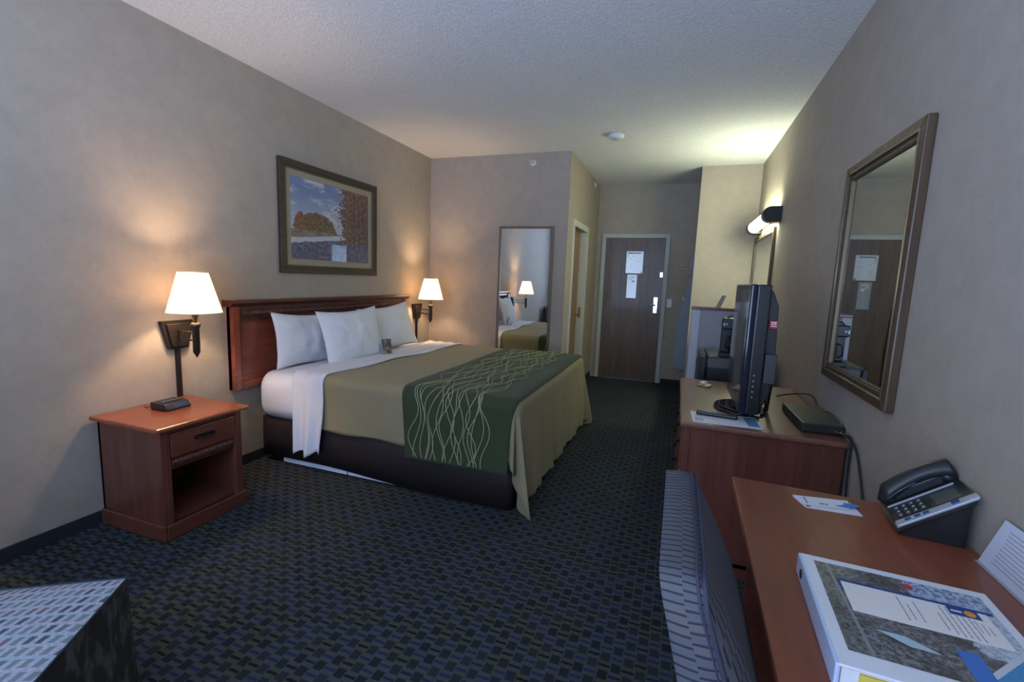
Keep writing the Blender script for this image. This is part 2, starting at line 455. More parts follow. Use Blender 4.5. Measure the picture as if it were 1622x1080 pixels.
# ------------------------------------------------------------------ framed landscape painting
def painting():
    M = Mat('landscape_painting', rough=.5, coat=.9)
    M.b.inputs['Coat Roughness'].default_value = .01
    u, v = M.uv()
    vec = M.combine(u, v)
    n1 = M.noise(3.2, 4, .6, (1, 1.8, 1), vec); n2 = M.noise(14, 4, .65, (1, 1, 1), vec); n3 = M.noise(26, 3, .7, (1, 1, 1), vec)
    sky = M.mix(v.step(.35, 1.0), (.36, .40, .50), (.12, .18, .36))
    sky = M.mix(n1.step(.50, .62), sky, (.46, .47, .53))
    du = (u - .30 + (n2 - .5) * .08) * 4.2; dv = (v - .38 + (n2 - .5) * .10) * 4.6
    hillm = (du * du + dv * dv).lt(1.0)
    sky = M.mix(hillm, sky, M.mix(n3.step(.4, .6), (.085, .060, .028), (.20, .115, .045)))
    d2 = (u - .115 + (n2 - .5) * .16) * 15; d3 = (v - .45 + (n2 - .5) * .1) * 7.5
    sky = M.mix((d2 * d2 + d3 * d3).lt(1.0), sky, M.mix(n3.step(.4, .6), (.14, .06, .035), (.27, .10, .055)))
    sky = M.mix(v.lt(.375) * u.lt(.62), sky, M.mix(n2.step(.4, .62), (.12, .10, .085), (.24, .20, .16)))
    water = M.mix(n3.step(.40, .66), (.060, .055, .11), (.15, .15, .22))
    wl = v - (u - .45) * .16 + (n2 - .5) * .05
    sky = M.mix(wl.lt(.30), sky, water)
    band = (((wl - .305).abs()).lt(.030)) * (u.lt(.80))
    sky = M.mix(band, sky, (.46, .46, .52))
    edge = u + (n2 - .5) * .42 + (n1 - .5) * .25 - (v - .6).abs() * .12
    rt = edge.gt(.585) * (v.gt(.27))
    tree = M.mix(n3.step(.40, .62), (.060, .035, .032), (.22, .095, .045))
    tree = M.mix(n2.step(.56, .68), tree, (.15, .14, .21))
    sky = M.mix(rt, sky, tree)
    trunks = ((u * 15 + n2 * .7).fract().lt(.20)) * (u.gt(.76)) * (v.lt(.85)) * (v.gt(.20))
    sky = M.mix(trunks, sky, (.040, .028, .036))
    M.color(sky); return M.m
def frame_ring(mb, y0, y1, z0, z1, w, x0, x1):
    """mitred rectangular ring in the y-z plane between x0..x1"""
    o = [(y0, z0), (y1, z0), (y1, z1), (y0, z1)]; i = [(y0 + w, z0 + w), (y1 - w, z0 + w), (y1 - w, z1 - w), (y0 + w, z1 - w)]
    for k in range(4):
        j = (k + 1) % 4
        mb.prism([o[k], o[j], i[j], i[k]], lambda p, q, t: (t, p, q), x0, x1)
    return mb
pt = thing('framed_painting', 'dark wood framed autumn river landscape hanging above the headboard', 'painting', (LW, 3.303, 1.37))
y0, y1, z0, z1 = 2.721, 3.885, 1.37, 2.215
m = MB(); frame_ring(m, y0, y1, z0, z1, .052, LW, LW + .030); m.build('frame', FRAME, pt, pt.location, bevel=.004)
m = MB(); frame_ring(m, y0 + .050, y1 - .050, z0 + .050, z1 - .050, .014, LW, LW + .022)
m.build('gold_fillet', GOLDF, pt, pt.location, bevel=.003)
m = MB(); frame_ring(m, y0 + .056, y1 - .056, z0 + .056, z1 - .056, .055, LW + .004, LW + .012); m.build('mat_border', MATB, pt, pt.location)
e = .100
MB().quad([(LW + .008, y0 + e, z0 + e), (LW + .008, y1 - e, z0 + e), (LW + .008, y1 - e, z1 - e), (LW + .008, y0 + e, z1 - e)],
          [(0, 0), (1, 0), (1, 1), (0, 1)]).build('canvas_print', painting(), pt, pt.location, recalc=False)
MB().box((LW + .001, y0 + .02, z0 + .02), (LW + .006, y1 - .02, z1 - .02)).build('backing_board', FRAME, pt, pt.location)

# ------------------------------------------------------------------ mirrors
# tall mirror on partition
mt = thing('tall_mirror', 'tall narrow full-length mirror in a thin wooden frame on the partition wall', 'mirror', (-1.635, PY, .30))
m = MB()
x0, x1, z0, z1 = -1.952, -1.318, .30, 1.967
o_ = [(x0, z0), (x1, z0), (x1, z1), (x0, z1)]; w = .026; i_ = [(x0 + w, z0 + w), (x1 - w, z0 + w), (x1 - w, z1 - w), (x0 + w, z1 - w)]
for k in range(4):
    j = (k + 1) % 4; m.prism([o_[k], o_[j], i_[j], i_[k]], lambda p, q, t: (p, t, q), PY - .022, PY)
m.build('frame', wood('thin_oak_frame', (.13, .085, .05), (.19, .125, .075), .4, 'z'), mt, mt.location, bevel=.002)
MB().box((x0 + w - .003, PY - .012, z0 + w - .003), (x1 - w + .003, PY - .001, z1 - w + .003)).build('mirror_glass', MIRR, mt, mt.location)
# large mirror on right wall
mt = thing('wall_mirror', 'large framed mirror with beaded wood frame on the right wall above the desk', 'mirror', (RW, 2.37, .965))
y0, y1, z0, z1 = 1.975, 2.765, .965, 1.985
m = MB(); frame_ring(m, y0, y1, z0, z1, .042, RW - .032, RW); m.build('frame', MFR, mt, mt.location, bevel=.005)
m = MB(); frame_ring(m, y0 + .040, y1 - .040, z0 + .040, z1 - .040, .030, RW - .024, RW - .002); m.build('inner_molding', GOLDF, mt, mt.location, bevel=.004)
m = MB()
for (ya, yb, za, zb) in ((y0 + .04, y0 + .04, z0 + .04, z1 - .04), (y1 - .04, y1 - .04, z0 + .04, z1 - .04), (y0 + .04, y1 - .04, z0 + .04, z0 + .04), (y0 + .04, y1 - .04, z1 - .04, z1 - .04)):
    m.tube([(RW - .032, ya, za), (RW - .032, yb, zb)], .004, 6)
m.build('gold_bead', GOLDL, mt, mt.location)
m = MB()
def beads(ya, za, yb, zb):
    L = hypot(yb - ya, zb - za); n = int(L / .0105)
    for i in range(n + 1):
        t = i / n; cy, cz = ya + (yb - ya) * t, za + (zb - za) * t
        m.lathe([(.0015, -.0045), (.0045, 0), (.0015, .0045)], (RW - .024, cy, cz), 'x', 6)
q = .060
beads(y0 + q, z0 + q, y0 + q, z1 - q); beads(y1 - q, z0 + q, y1 - q, z1 - q); beads(y0 + q, z0 + q, y1 - q, z0 + q); beads(y0 + q, z1 - q, y1 - q, z1 - q)
m.build('rope_beading', plain('dark_rope_bead', (.10, .075, .05), .5), mt, mt.location)
MB().box((RW - .014, y0 + .068, z0 + .068), (RW - .003, y1 - .068, z1 - .068)).build('mirror_glass', MIRR, mt, mt.location)
# vanity mirror
mt = thing('vanity_mirror', 'wood-framed vanity mirror on the right wall under the tube light', 'mirror', (RW, 5.2, .95))
y0, y1, z0, z1 = 4.66, 5.80, .95, 1.93
m = MB(); frame_ring(m, y0, y1, z0, z1, .045, RW - .024, RW); m.build('frame', MFR, mt, mt.location, bevel=.004)
MB().box((RW - .012, y0 + .04, z0 + .04), (RW - .002, y1 - .04, z1 - .04)).build('mirror_glass', MIRR, mt, mt.location)
# vanity tube light
vl = thing('vanity_light', 'lit tube light with black end caps above the vanity mirror', 'wall light', (RW, 4.95, 2.0))
ZL = 2.015; XL = RW - .078
m = MB(); m.smooth = True
m.lathe([(.048, 4.62), (.052, 4.63), (.052, 5.46), (.048, 5.47)], (XL, 0, ZL), 'y', 28); m.build('diffuser_tube', TUBE, vl, vl.location)
for a, b in ((4.50, 4.62), (5.47, 5.59)):
    m = MB(); 
    poly = [(RW, ZL - .066), (XL, ZL - .066)] + [(XL - .066 * sin(t * pi / 12), ZL - .066 * cos(t * pi / 12)) for t in range(1, 12)] + [(XL, ZL + .066), (RW, ZL + .066)]
    m.prism(poly, lambda p, q, t: (p, t, q), a, b); m.build('end_cap', BLACKM, vl, vl.location, bevel=.004)
MB().box((RW - .03, 4.62, ZL - .03), (RW, 5.47, ZL + .03)).build('mounting_channel', BLACKM, vl, vl.location)
# vanity counter
vc = thing('vanity_counter', 'pale vanity counter behind the half wall', 'vanity', (.50, 5.2, 0))
MB().box((.20, 4.665, .80), (RW - .004, VY - .004, .84)).build('counter_top', COUNTER, vc, vc.location, bevel=.006)
MB().box((.24, 4.67, 0), (RW - .004, VY - .004, .80)).build('cabinet', CHD, vc, vc.location)
m = MB().lathe([(.015, 0), (.018, .02), (.012, .10)], (.66, 5.2, .84), 'z', 14); m.tube([(.66, 5.2, .93), (.60, 5.2, .95), (.55, 5.2, .92)], .010); m.build('faucet', CHROME, vc, vc.location)
m = MB().lathe([(.10, .0005), (.17, .004), (.18, .001)], (.48, 5.2, .84), 'z', 28); m.build('basin_rim', WHITEPL, vc, vc.location)

# ------------------------------------------------------------------ closet nook right of the entrance
sh = thing('wire_shelf', 'white wire closet shelf beside the entrance door', 'shelf', (.40, 6.6, 1.59))
m = MB()
for k in range(9): m.tube([(.02, 6.42 + k * .048, 1.60), (RW, 6.42 + k * .048, 1.60)], .003, 6)
for k in range(9): m.tube([(.02 + k * .09, 6.42, 1.604), (.02 + k * .09, DY - .005, 1.604)], .002, 6)
m.build('wire_deck', WHITEPL, sh, sh.location)
MB().tube([(.02, 6.42, 1.565), (RW, 6.42, 1.565)], .004, 6).build('front_rail', WHITEPL, sh, sh.location)
ir = thing('clothes_iron', 'dark clothes iron standing on the wire closet shelf', 'iron', (.15, 6.62, 1.607))
m = MB(); m.prism([(-.05, 0), (.05, 0), (.045, .12), (0, .24), (-.045, .12)], lambda p, q, t: (p + .15, 6.62 + t, 1.607 + q), -.012, .0); m.build('soleplate', plain('worn_soleplate', (.25, .25, .32), .45), ir, ir.location)
m = MB(); m.prism([(-.045, .0), (.045, 0), (.04, .12), (0, .22), (-.04, .12)], lambda p, q, t: (p + .15, 6.62 + t, 1.607 + q), 0, .05); m.build('body', plain('lilac_iron_body', (.16, .15, .22), .4), ir, ir.location, bevel=.01)
m = MB().tube([(.15, 6.66, 1.63), (.15, 6.72, 1.65), (.15, 6.73, 1.72), (.15, 6.70, 1.79), (.15, 6.66, 1.79)], .013); m.build('handle', BLKPL, ir, ir.location)
ib = thing('ironing_board', 'grey-blue ironing board hanging upright on the wall beside the entrance door', 'ironing board', (.17, 6.79, .23))
pts = []
for k in range(0, 13): 
    t = k / 12; a = pi * t; pts.append((.17 + (.055 + .0) * cos(a), 1.44 + .07 * sin(a)))
poly = [(-.015, .26), (.005, .23), (.335, .23), (.355, .26), (.340, .85)] + pts + [(0.0, .85)]
m = MB(); m.prism(poly, lambda p, q, t: (p, t, q), 6.775, 6.80); m.build('padded_top', BOARDC, ib, ib.location, bevel=.006)
m = MB().tube([(.05, 6.8205, .35), (.29, 6.8205, 1.25)], .009); m.tube([(.29, 6.8205, .35), (.05, 6.8205, 1.25)], .009); m.tube([(.03, 6.8205, .28), (.31, 6.8205, .28)], .009)
m.build('folded_legs', WHITEPL, ib, ib.location)

# ------------------------------------------------------------------ wall lamps
TRIMC = plain('shade_trim_cloth', (.75, .72, .66), .8)
def wall_lamp(yc, label, ys):
    """swing arm lamp: plate on wall at y=yc, shade at (-2.60, ys)"""
    t = thing('wall_lamp', label, 'wall lamp', (LW, yc, 1.0), 0, 'swing-arm lamps beside the bed')
    L = t.location; xs = -2.60
    m = MB(); m.prism([(yc - .100, 1.066), (yc + .100, 1.066), (yc + .057, .896), (yc - .057, .896)], lambda p, q, r: (r, p, q), LW, LW + .028)
    m.prism([(yc - .075, 1.050), (yc + .075, 1.050), (yc + .045, .910), (yc - .045, .910)], lambda p, q, r: (r, p, q), LW + .028, LW + .040)
    m.build('back_plate', BRONZE, t, L, bevel=.004)
    MB().box((LW, yc - .013, .58), (LW + .020, yc + .013, .90)).build('cord_cover', BRONZE, t, L, bevel=.003)
    for z in (1.010, .965):
        MB().tube([(LW + .03, yc, z), (LW + .10, yc - .02 + (ys - yc) * .3, z), (xs, ys, z)], .0055).build('swing_arm', BRONZE, t, L)
    m = MB().lathe([(.003, .868), (.012, .888), (.016, .895), (.019, .90), (.019, 1.04), (.026, 1.05), (.028, 1.062), (.016, 1.072)], (xs, ys, 0), 'z', 16); m.build('arm_post', BLACKM, t, L)
    m = MB().lathe([(.012, 1.07), (.012, 1.10), (.016, 1.105), (.016, 1.16)], (xs, ys, 0), 'z', 14); m.build('socket', BRASS, t, L)
    m = MB().lathe([(.012, 1.16), (.028, 1.19), (.030, 1.21), (.018, 1.24)], (xs, ys, 0), 'z', 14)
    m.build('bulb', emis('lit_bulb', (1, .75, .45), 6), t, L)
    R0, R1, Z0, Z1 = .137, .074, 1.130, 1.357
    m = MB(); m.lathe([(R0, Z0), (R1, Z1)], (xs, ys, 0), 'z', 48, cap=False); m.lathe([(R1 - .002, Z1), (R0 - .002, Z0)], (xs, ys, 0), 'z', 48, cap=False)
    s = m.build('lamp_shade', SHADE, t, L, recalc=False)
    for rr_, zz_ in ((R0, Z0), (R1, Z1)):
        MB().tube([(xs + rr_ * cos(a * pi / 24), ys + rr_ * sin(a * pi / 24), zz_) for a in range(49)], .0025, 6, cap=False).build('shade_trim', TRIMC, s, L)
    m = MB()
    for k in range(3): a = k * 2 * pi / 3; m.tube([(xs, ys, Z1 - .02), (xs + (R1 - .002) * cos(a), ys + (R1 - .002) * sin(a), Z1 - .005)], .0015, 5)
    m.build('shade_spider', BRASS, t, L)
    ld = bpy.data.lights.new('lamp_bulb_light', 'POINT'); ld.energy = 27; ld.color = (1, .68, .40); ld.shadow_soft_size = .035
    lo = bpy.data.objects.new('lamp_bulb_light', ld); C.objects.link(lo); lo.parent = t; lo.location = Vector((xs, ys, 1.262)) - L
wall_lamp(1.933, 'lit swing-arm wall lamp with white shade above the nightstand', 1.885)
wall_lamp(4.660, 'lit swing-arm wall lamp with white shade at the far side of the bed', 4.575)

# ------------------------------------------------------------------ nightstand
ns = thing('nightstand', 'cherry wood nightstand with one drawer and open shelf beside the bed', 'nightstand', (-2.54, 1.715, 0))
L = ns.location; X0, X1, Y0, Y1 = -2.822, -2.345, 1.492, 1.94
m = MB().box((X0 - .006, Y0 - .035, .577), (X1 + .03, Y1 + .035, .600)); m.build('top', wood('nightstand_top', (.27, .068, .030), (.33, .088, .040), .3, 'y', .3), ns, L, bevel=.008)
m = MB(); m.box((X0, Y0, .0), (X1, Y0 + .02, .577)); m.box((X0, Y1 - .02, 0), (X1, Y1, .577)); m.box((X0, Y0, .05), (X0 + .015, Y1, .577)); m.box((X0, Y0 + .02, .365), (X1 - .02, Y1 - .02, .38)); m.box((X0, Y0 + .02, .075), (X1 - .02, Y1 - .02, .095))
m.build('carcass', CH, ns, L)
m = MB(); m.box((X1 - .02, Y0 + .02, 0), (X1 + .002, Y0 + .045, .577)); m.box((X1 - .02, Y1 - .045, 0), (X1 + .002, Y1 - .02, .577)); m.box((X1 - .02, Y0 + .045, .555), (X1 + .001, Y1 - .045, .577))
m.build('face_frame', CH, ns, L, bevel=.003)
m = MB(); m.box((X0 - .0, Y0 - .014, 0), (X1 + .014, Y0 + .0, .085)); m.box((X0, Y1, 0), (X1 + .014, Y1 + .014, .085)); m.box((X1 + .002, Y0, 0), (X1 + .016, Y1, .085))
m.build('plinth', CHH, ns, L, bevel=.006)
dr = MB().box((X1 - .018, Y0 + .048, .425), (X1 + .006, Y1 - .048, .552)).build('drawer', CHH, ns, L, bevel=.004)
m = MB(); yc = (Y0 + Y1) / 2
m.box((X1 + .006, yc - .055, .488), (X1 + .010, yc + .055, .508)); m.tube([(X1 + .008, yc - .045, .498), (X1 + .028, yc - .035, .494), (X1 + .028, yc + .035, .494), (X1 + .008, yc + .045, .498)], .005)
m.build('drawer_pull', BRONZE, dr, L)
m = MB(); m.box((X1 - .018, Y0 + .045, .365), (X1 - .004, Y1 - .045, .42))
for k in range(30):
    y = Y0 + .060 + k * .0113
    m.tube([(X1 - .003, y, .372), (X1 - .003, y, .414)], .0038, 6)
m.build('fluted_rail', CHD, ns, L)
# clock radio
ck = thing('clock_radio', 'small black alarm clock radio on the nightstand top', 'clock', (-2.635, 1.745, .60), radians(4)); CKS = .82
m = MB(); m.prism([(-.075, 0), (.080, 0), (.082, .016), (.052, .046), (-.075, .050)], lambda p, q, t: (p, t, q), -.085, .085); m.build('case', BLKPL, ck, bevel=.007, seg=3)
MB().prism([(.078, .017), (.0835, .017), (.058, .041), (.054, .041)], lambda p, q, t: (p, t, q), -.045, .070).build('display', plain('blue_tinted_display', (.03, .05, .12), .1), ck)
m = MB()
for k in range(4): m.box((-.01 + 0, -.06 + k * .033, .0485), (.018, -.036 + k * .033, .054))
m.build('buttons', GREYPL, ck, bevel=.001)
m = MB().tube([(-.07, -.06, .02), (-.12, -.075, .006), (-.17, -.05, .004)], .003); m.build('power_cord', BLKPL, ck)
for o_c in ck.children: o_c.data.transform(Matrix.Scale(CKS, 4))

# ------------------------------------------------------------------ headboard
hb = thing('headboard', 'wide reddish cherry headboard with a ledge and fluted frieze on the left wall', 'headboard', (LW, 3.32, .56))
L = hb.location; H0, H1 = 2.272, 4.370
MB().box((LW, H0, .56), (LW + .030, H1, 1.13)).build('panel', HB, hb, L)
for a, b in ((H0, H0 + .05), (H1 - .05, H1)): MB().box((LW, a, .56), (LW + .062, b, 1.135)).build('stile', HB, hb, L, bevel=.004)
m = MB().box((LW + .03, H0 + .05, 1.035), (LW + .048, H1 - .05, 1.135)); m.build('frieze', HBD, hb, L)
m = MB()
for k in range(120):
    y = H0 + .085 + k * .0162
    if y > H1 - .08: break
    m.tube([(LW + .048, y, 1.055), (LW + .048, y, 1.110)], .0048, 5)
m.build('fluting', HBD, hb, L)
m = MB().box((LW + .03, H0 + .05, .56), (LW + .048, H1 - .05, .61)); m.build('bottom_rail', HB, hb, L, bevel=.003)
m = MB(); m.prism([(LW, 1.135), (LW + .065, 1.135), (LW + .085, 1.155), (LW + .095, 1.158), (LW + .095, 1.178), (LW, 1.178)], lambda p, q, t: (p, t, q), H0 - .028, H1 + .028); m.build('crown_ledge', HBD, hb, L)

# ------------------------------------------------------------------ bed
bed = thing('bed', 'king bed base and mattress with white sheet against the headboard', 'bed', (-1.8, 3.42, 0))
L = bed.location
BX0, BX1, BY0, BY1 = -2.775, -.842, 2.478, 4.385
def skirt_bottom(x):
    t = (x + 2.3) / .95; t = max(0, min(1, t)); return .052 - .040 * t * t * (3 - 2 * t)
m = MB(); N = 40
def ring(z, ins, fn=None):
    r = .055; pts = []
    x0, x1, y0, y1 = BX0 + ins, BX1 - ins, BY0 + ins, BY1 - ins
    for i in range(N + 1): pts.append((x0 + (x1 - r - x0) * i / N, y0))
    for k in range(1, 7): a = -pi / 2 + pi / 2 * k / 6; pts.append((x1 - r + r * cos(a), y0 + r + r * sin(a)))
    for i in range(1, 21): pts.append((x1, y0 + r + (y1 - y0 - 2 * r) * i / 20))
    for k in range(1, 7): a = pi / 2 * k / 6; pts.append((x1 - r + r * cos(a), y1 - r + r * sin(a)))
    for i in range(1, N + 1): pts.append((x1 - r - (x1 - r - x0) * i / N, y1))
    return [(p[0], p[1], z if fn is None else fn(p[0])) for p in pts]
r0 = ring(0, 0, skirt_bottom); r1 = ring(.18, -.002); r2 = ring(.335, 0); r3 = ring(.345, .012)
n = len(r0)
for rr in (r0, r1, r2, r3): m.v += rr
m.smooth = True
for j in range(3):
    for i in range(n): k = (i + 1) % n; m.face([j * n + i, j * n + k, (j + 1) * n + k, (j + 1) * n + i])
m.smooth = False
m.face([3 * n + i for i in range(n)]); m.face([i for i in range(n)][::-1])
m.build('bed_base', SKIRT, bed, L)
m = MB().box((-2.60, 2.487, .016), (-2.045, 2.50, .052)); m.box((-2.035, 2.487, .016), (-1.2, 2.50, .052)); m.build('white_rail', RAIL, bed, L)
MB().box((-2.74, 2.56, 0), (-.92, 4.30, .06)).build('plinth', BLKPL, bed, L)
# mattress with fitted sheet: rounded-box sections along x, fuller at the head end
m = MB(); m.smooth = True
MX0, MX1, MR = -2.785, -.872, .10
def sstep(a, b, x): t = max(0, min(1, (x - a) / (b - a))); return t * t * (3 - 2 * t)
def section(x):
    e = min(x - MX0, MX1 - x); ins = MR - math.sqrt(max(0, MR * MR - (MR - e) ** 2)) if e < MR else 0
    bul = .045 * (1 - sstep(-2.52, -2.30, x))
    y0, y1, z0, z1, r_ = 2.470 - bul + ins, 4.385 - ins, .332 + ins * .6, .676 - ins, MR * (1 - .35 * ins / MR)
    P = []
    for (cy_, cz_, a0) in ((y0 + r_, z0 + r_, -90), (y1 - r_, z0 + r_, 0), (y1 - r_, z1 - r_, 90), (y0 + r_, z1 - r_, 180)):
        for k in range(9):
            a = radians(a0 + 90 * k / 8 - 0)
            # walk: bottom-left handled by order below
            P.append((cy_, cz_, a, r_))
    out = []
    for i, (cy_, cz_, a, rr) in enumerate(P):
        q = i // 9; k = i % 9
        th = radians({0: 180, 1: 270, 2: 0, 3: 90}[q] + 90 * k / 8)
        wr = .004 * noise.noise(Vector((x * 6, cz_ * 9 + k, q)))
        out.append((x, cy_ + rr * cos(th) + wr, cz_ + rr * sin(th) + wr * .5))
    return out
xs_ = [MX0 + .001, MX0 + .006, MX0 + .015, MX0 + .03, MX0 + .05, MX0 + .075, MX0 + .10] + [MX0 + .10 + (MX1 - MX0 - .2) * i / 40 for i in range(1, 40)] + [MX1 - .10, MX1 - .075, MX1 - .05, MX1 - .03, MX1 - .015, MX1 - .006, MX1 - .001]
secs = [section(x) for x in xs_]; K = len(secs[0])
for q in secs: m.v += q
for j in range(len(secs) - 1):
    for i in range(K): k = (i + 1) % K; m.face([j * K + i, j * K + k, (j + 1) * K + k, (j + 1) * K + i])
m.face(list(range(K))[::-1]); m.face([(len(secs) - 1) * K + i for i in range(K)])
mo = m.build('mattress', LINEN, bed, L)
# ---- drape mapping shared by the bedding
XF, YN, YF, ZT = -.87, 2.522, 4.33, .682
def drape(u, v, off=0.0, fold=1.0):
    dx = max(0, u - XF); sy = 0
    if v < YN: dy = YN - v; sy = -1
    elif v > YF: dy = v - YF; sy = 1
    else: dy = 0
    bx, by = min(u, XF), min(max(v, YN), YF); r = .058 + off; d = hypot(dx, dy); z0 = ZT + off
    wr = .0022 * noise.noise(Vector((u * 5, v * 5, 1))) + .006 * noise.noise(Vector((u * 1.6, v * 1.6, 4)))
    if d < 1e-9: return (u, v, z0 + wr)
    ang = atan2(dy, dx); A = r * pi / 2
    if d < A: h = r * sin(d / r); dn = r * (1 - cos(d / r))
    else: h = r; dn = r + (d - A)
    k = max(0, d - A)
    cor = sin(2 * ang) if (dx > 0 and dy > 0) else 0
    h += fold * k * (.06 * cos(ang) + .02)
    if dx > 0:
        h += fold * k * .020 * sin(by * 17 + 1.3 * sin(by * 6)) * cos(ang) * (1 - cor)
        h += fold * k * .012 * sin(by * 41) * cos(ang)
    if dy > 0 and dx <= 0:
        h += fold * k * .012 * sin(u * 9 + 2 * sin(u * 3.1)) 
    if cor > 0:
        h += fold * k * (.02 * cor + .15 * cor * sin(ang * 11.0 + (1.2 if sy < 0 else .3)))
        dn *= 1 - .02 * cor
    z = z0 - dn + wr * (1 if k < .02 else .3)
    z = max(z, .016 + .004 * sin(u * 40))
    return (bx + cos(ang) * h, by + sy * sin(ang) * h, z)
def cloth(u0, u1, v0, v1, nu, nv, off, hem=None, uvf=None):
    m = MB()
    def f(a, b):
        v = v0 + (v1 - v0) * b
        A = u0(v) if callable(u0) else u0; B = u1(v) if callable(u1) else u1
        u = A + (B - A) * a
        if hem and (b == 0 or b == 1): v += hem * sin(u * 13) * (1 if b == 0 else -1)
        return drape(u, v, off)
    m.grid(f, nu, nv); return m
bl = cloth(-2.27, XF + .655, YN - .405, YF + .43, 130, 150, .004, hem=.006).build('bed_blanket', BEIGE, None, (0, 0, 0), solid=.006)
tag(bl, 'plain beige blanket draped over the bed down to its foot', 'blanket')
rn = cloth(lambda v: -1.595 + .045 * max(0, YN + .0 - v) / .5, lambda v: -.822 - .02 * max(0, YN - v), YN - .495, YF + .47, 40, 170, .014)
# embroidered wavy lines
R = random.Random(5)
rn.cur = 1
def strand(k, nS):
    base = -1.485 + .47 * k / (nS - 1); ph = R.uniform(0, 6.28); ph2 = R.uniform(0, 6.28); a1 = R.uniform(.020, .036); w1 = R.choice((6.6, 8.0, 9.4)); 
    pts = []
    nP = 230; v0, v1 = YN - .485, YF + .46
    for i in range(nP + 1):
        v = v0 + (v1 - v0) * i / nP
        u = base + a1 * sin(v * w1 * 1.9 + ph) + .016 * sin(v * w1 * .9 + ph2)
        pts.append((u, v))
    n = len(rn.v); w = .0025
    for i, (u, v) in enumerate(pts):
        j = min(i + 1, nP); q = pts[j] if j > i else (2 * u - pts[i - 1][0], 2 * v - pts[i - 1][1])
        tx, ty = q[0] - u, q[1] - v; l = hypot(tx, ty) or 1; nx, ny = -ty / l, tx / l
        rn.v.append(drape(u + nx * w, v + ny * w, .0192)); rn.v.append(drape(u - nx * w, v - ny * w, .0192))
    for i in range(nP): rn.face([n + 2 * i, n + 2 * i + 1, n + 2 * i + 3, n + 2 * i + 2])
for k in range(20): strand(k, 20)
rno = rn.build('bed_runner', [GREEN, THREAD], None, (0, 0, 0), solid=.0035)
tag(rno, 'dark green bed runner with pale wavy embroidered lines across the foot of the bed', 'bed runner')
# folded-down top sheet
def shl(v): return -2.47 + (.05 * max(0, YN - v) / .5)
def shr(v): return -2.205 + .10 * max(0, min(1, (v - 2.6) / 1.8)) + .012 * sin(v * 9)
m = MB()
def fsheet(a, b):
    v0, v1 = YN - .60, YF + .5; v = v0 + (v1 - v0) * b; u = shl(v) + (shr(v) - shl(v)) * a
    vv = v + (.018 * sin(a * 9) + .012 * (a > .5)) * (1 if b == 0 else 0)
    p = drape(u, vv, .016)
    k = max(0, YN - .1 - v)
    return (p[0], p[1] - k * .05 * (1 + sin(a * 11 + 2)) , p[2] + .004 * sin(a * 20 + v * 6) * (1 if k == 0 else 0))
m.grid(fsheet, 26, 130); sh_ = m.build('top_sheet', LINEN, None, (0, 0, 0), solid=.010)
tag(sh_, 'white top sheet folded back over the blanket, its end hanging down the bed side', 'sheet')

# pillows
def pillow_mesh(W, H, Tk, seed):
    m = MB()
    for sgn in (1, -1):
        def f(a, b, sgn=sgn):
            x = a * 2 - 1; y = b * 2 - 1
            t = max(0, (1 - abs(x) ** 2.2) * (1 - abs(y) ** 2.2)) ** .60
            ey = 1 - .13 * (1 - x * x)
            wr = .016 * noise.noise(Vector((x * 2.2 + seed, y * 2.2, sgn))) + .006 * noise.noise(Vector((x * 6 + seed, y * 3, sgn)))
            return (x * W / 2 * (1 - .09 * (1 - y * y)), sgn * (t * Tk / 2) + wr * t, y * H / 2 * ey)
        m.grid(f, 36, 28)
    return m
def pillow(cy, cx, zc, W, H, Tk, lean, yaw, roll, label, seed):
    m = pillow_mesh(W, H, Tk, seed)
    # seam flange
    o = m.build('pillow', PILC, None, (0, 0, 0), weld=True)
    o.location = (cx, cy, zc)
    # local x -> world y, local y -> world x(front), local z up ; lean about y axis
    M = Matrix.Rotation(yaw, 4, 'Z') @ Matrix.Rotation(lean, 4, 'Y') @ Matrix.Rotation(roll, 4, 'X') @ Matrix.Rotation(pi / 2, 4, 'Z')
    o.rotation_euler = M.to_euler()
    tag(o, label, 'pillow', 'white pillows against the headboard'); return o
pillow(2.85, -2.70, .866, .68, .42, .14, radians(-9), radians(2), radians(-3), 'white pillow nearest the nightstand, half behind the middle one', 1)
pillow(3.125, -2.49, .884, .66, .45, .17, radians(-15), radians(-6), radians(2), 'white pillow in the middle, standing in front of its neighbour', 5)
pillow(3.79, -2.60, .884, .70, .45, .17, radians(-17), radians(-8), radians(5), 'white pillow nearest the far wall lamp', 9)
# tent card on bed
tc = thing('tent_card', 'small printed tent card standing on the bed between two pillows', 'card', (-2.36, 3.39, .706), radians(-25))
tcm = Mat('tent_card_print', (.2, .15, .13), .45); nn = tcm.noise(22, 3, .6); tcm.color(tcm.mix(nn.step(.42, .6), (.05, .055, .075), (.33, .22, .17)))
m = MB().quad([(0.035, -.045, 0), (.035, .045, 0), (0.0, .045, .125), (0.0, -.045, .125)]); m.build('front_panel', tcm.m, tc, solid=.0015)
MB().quad([(-.035, -.045, 0), (-.035, .045, 0), (0.0, .045, .125), (0.0, -.045, .125)]).build('back_panel', PAPER, tc, solid=.0015)

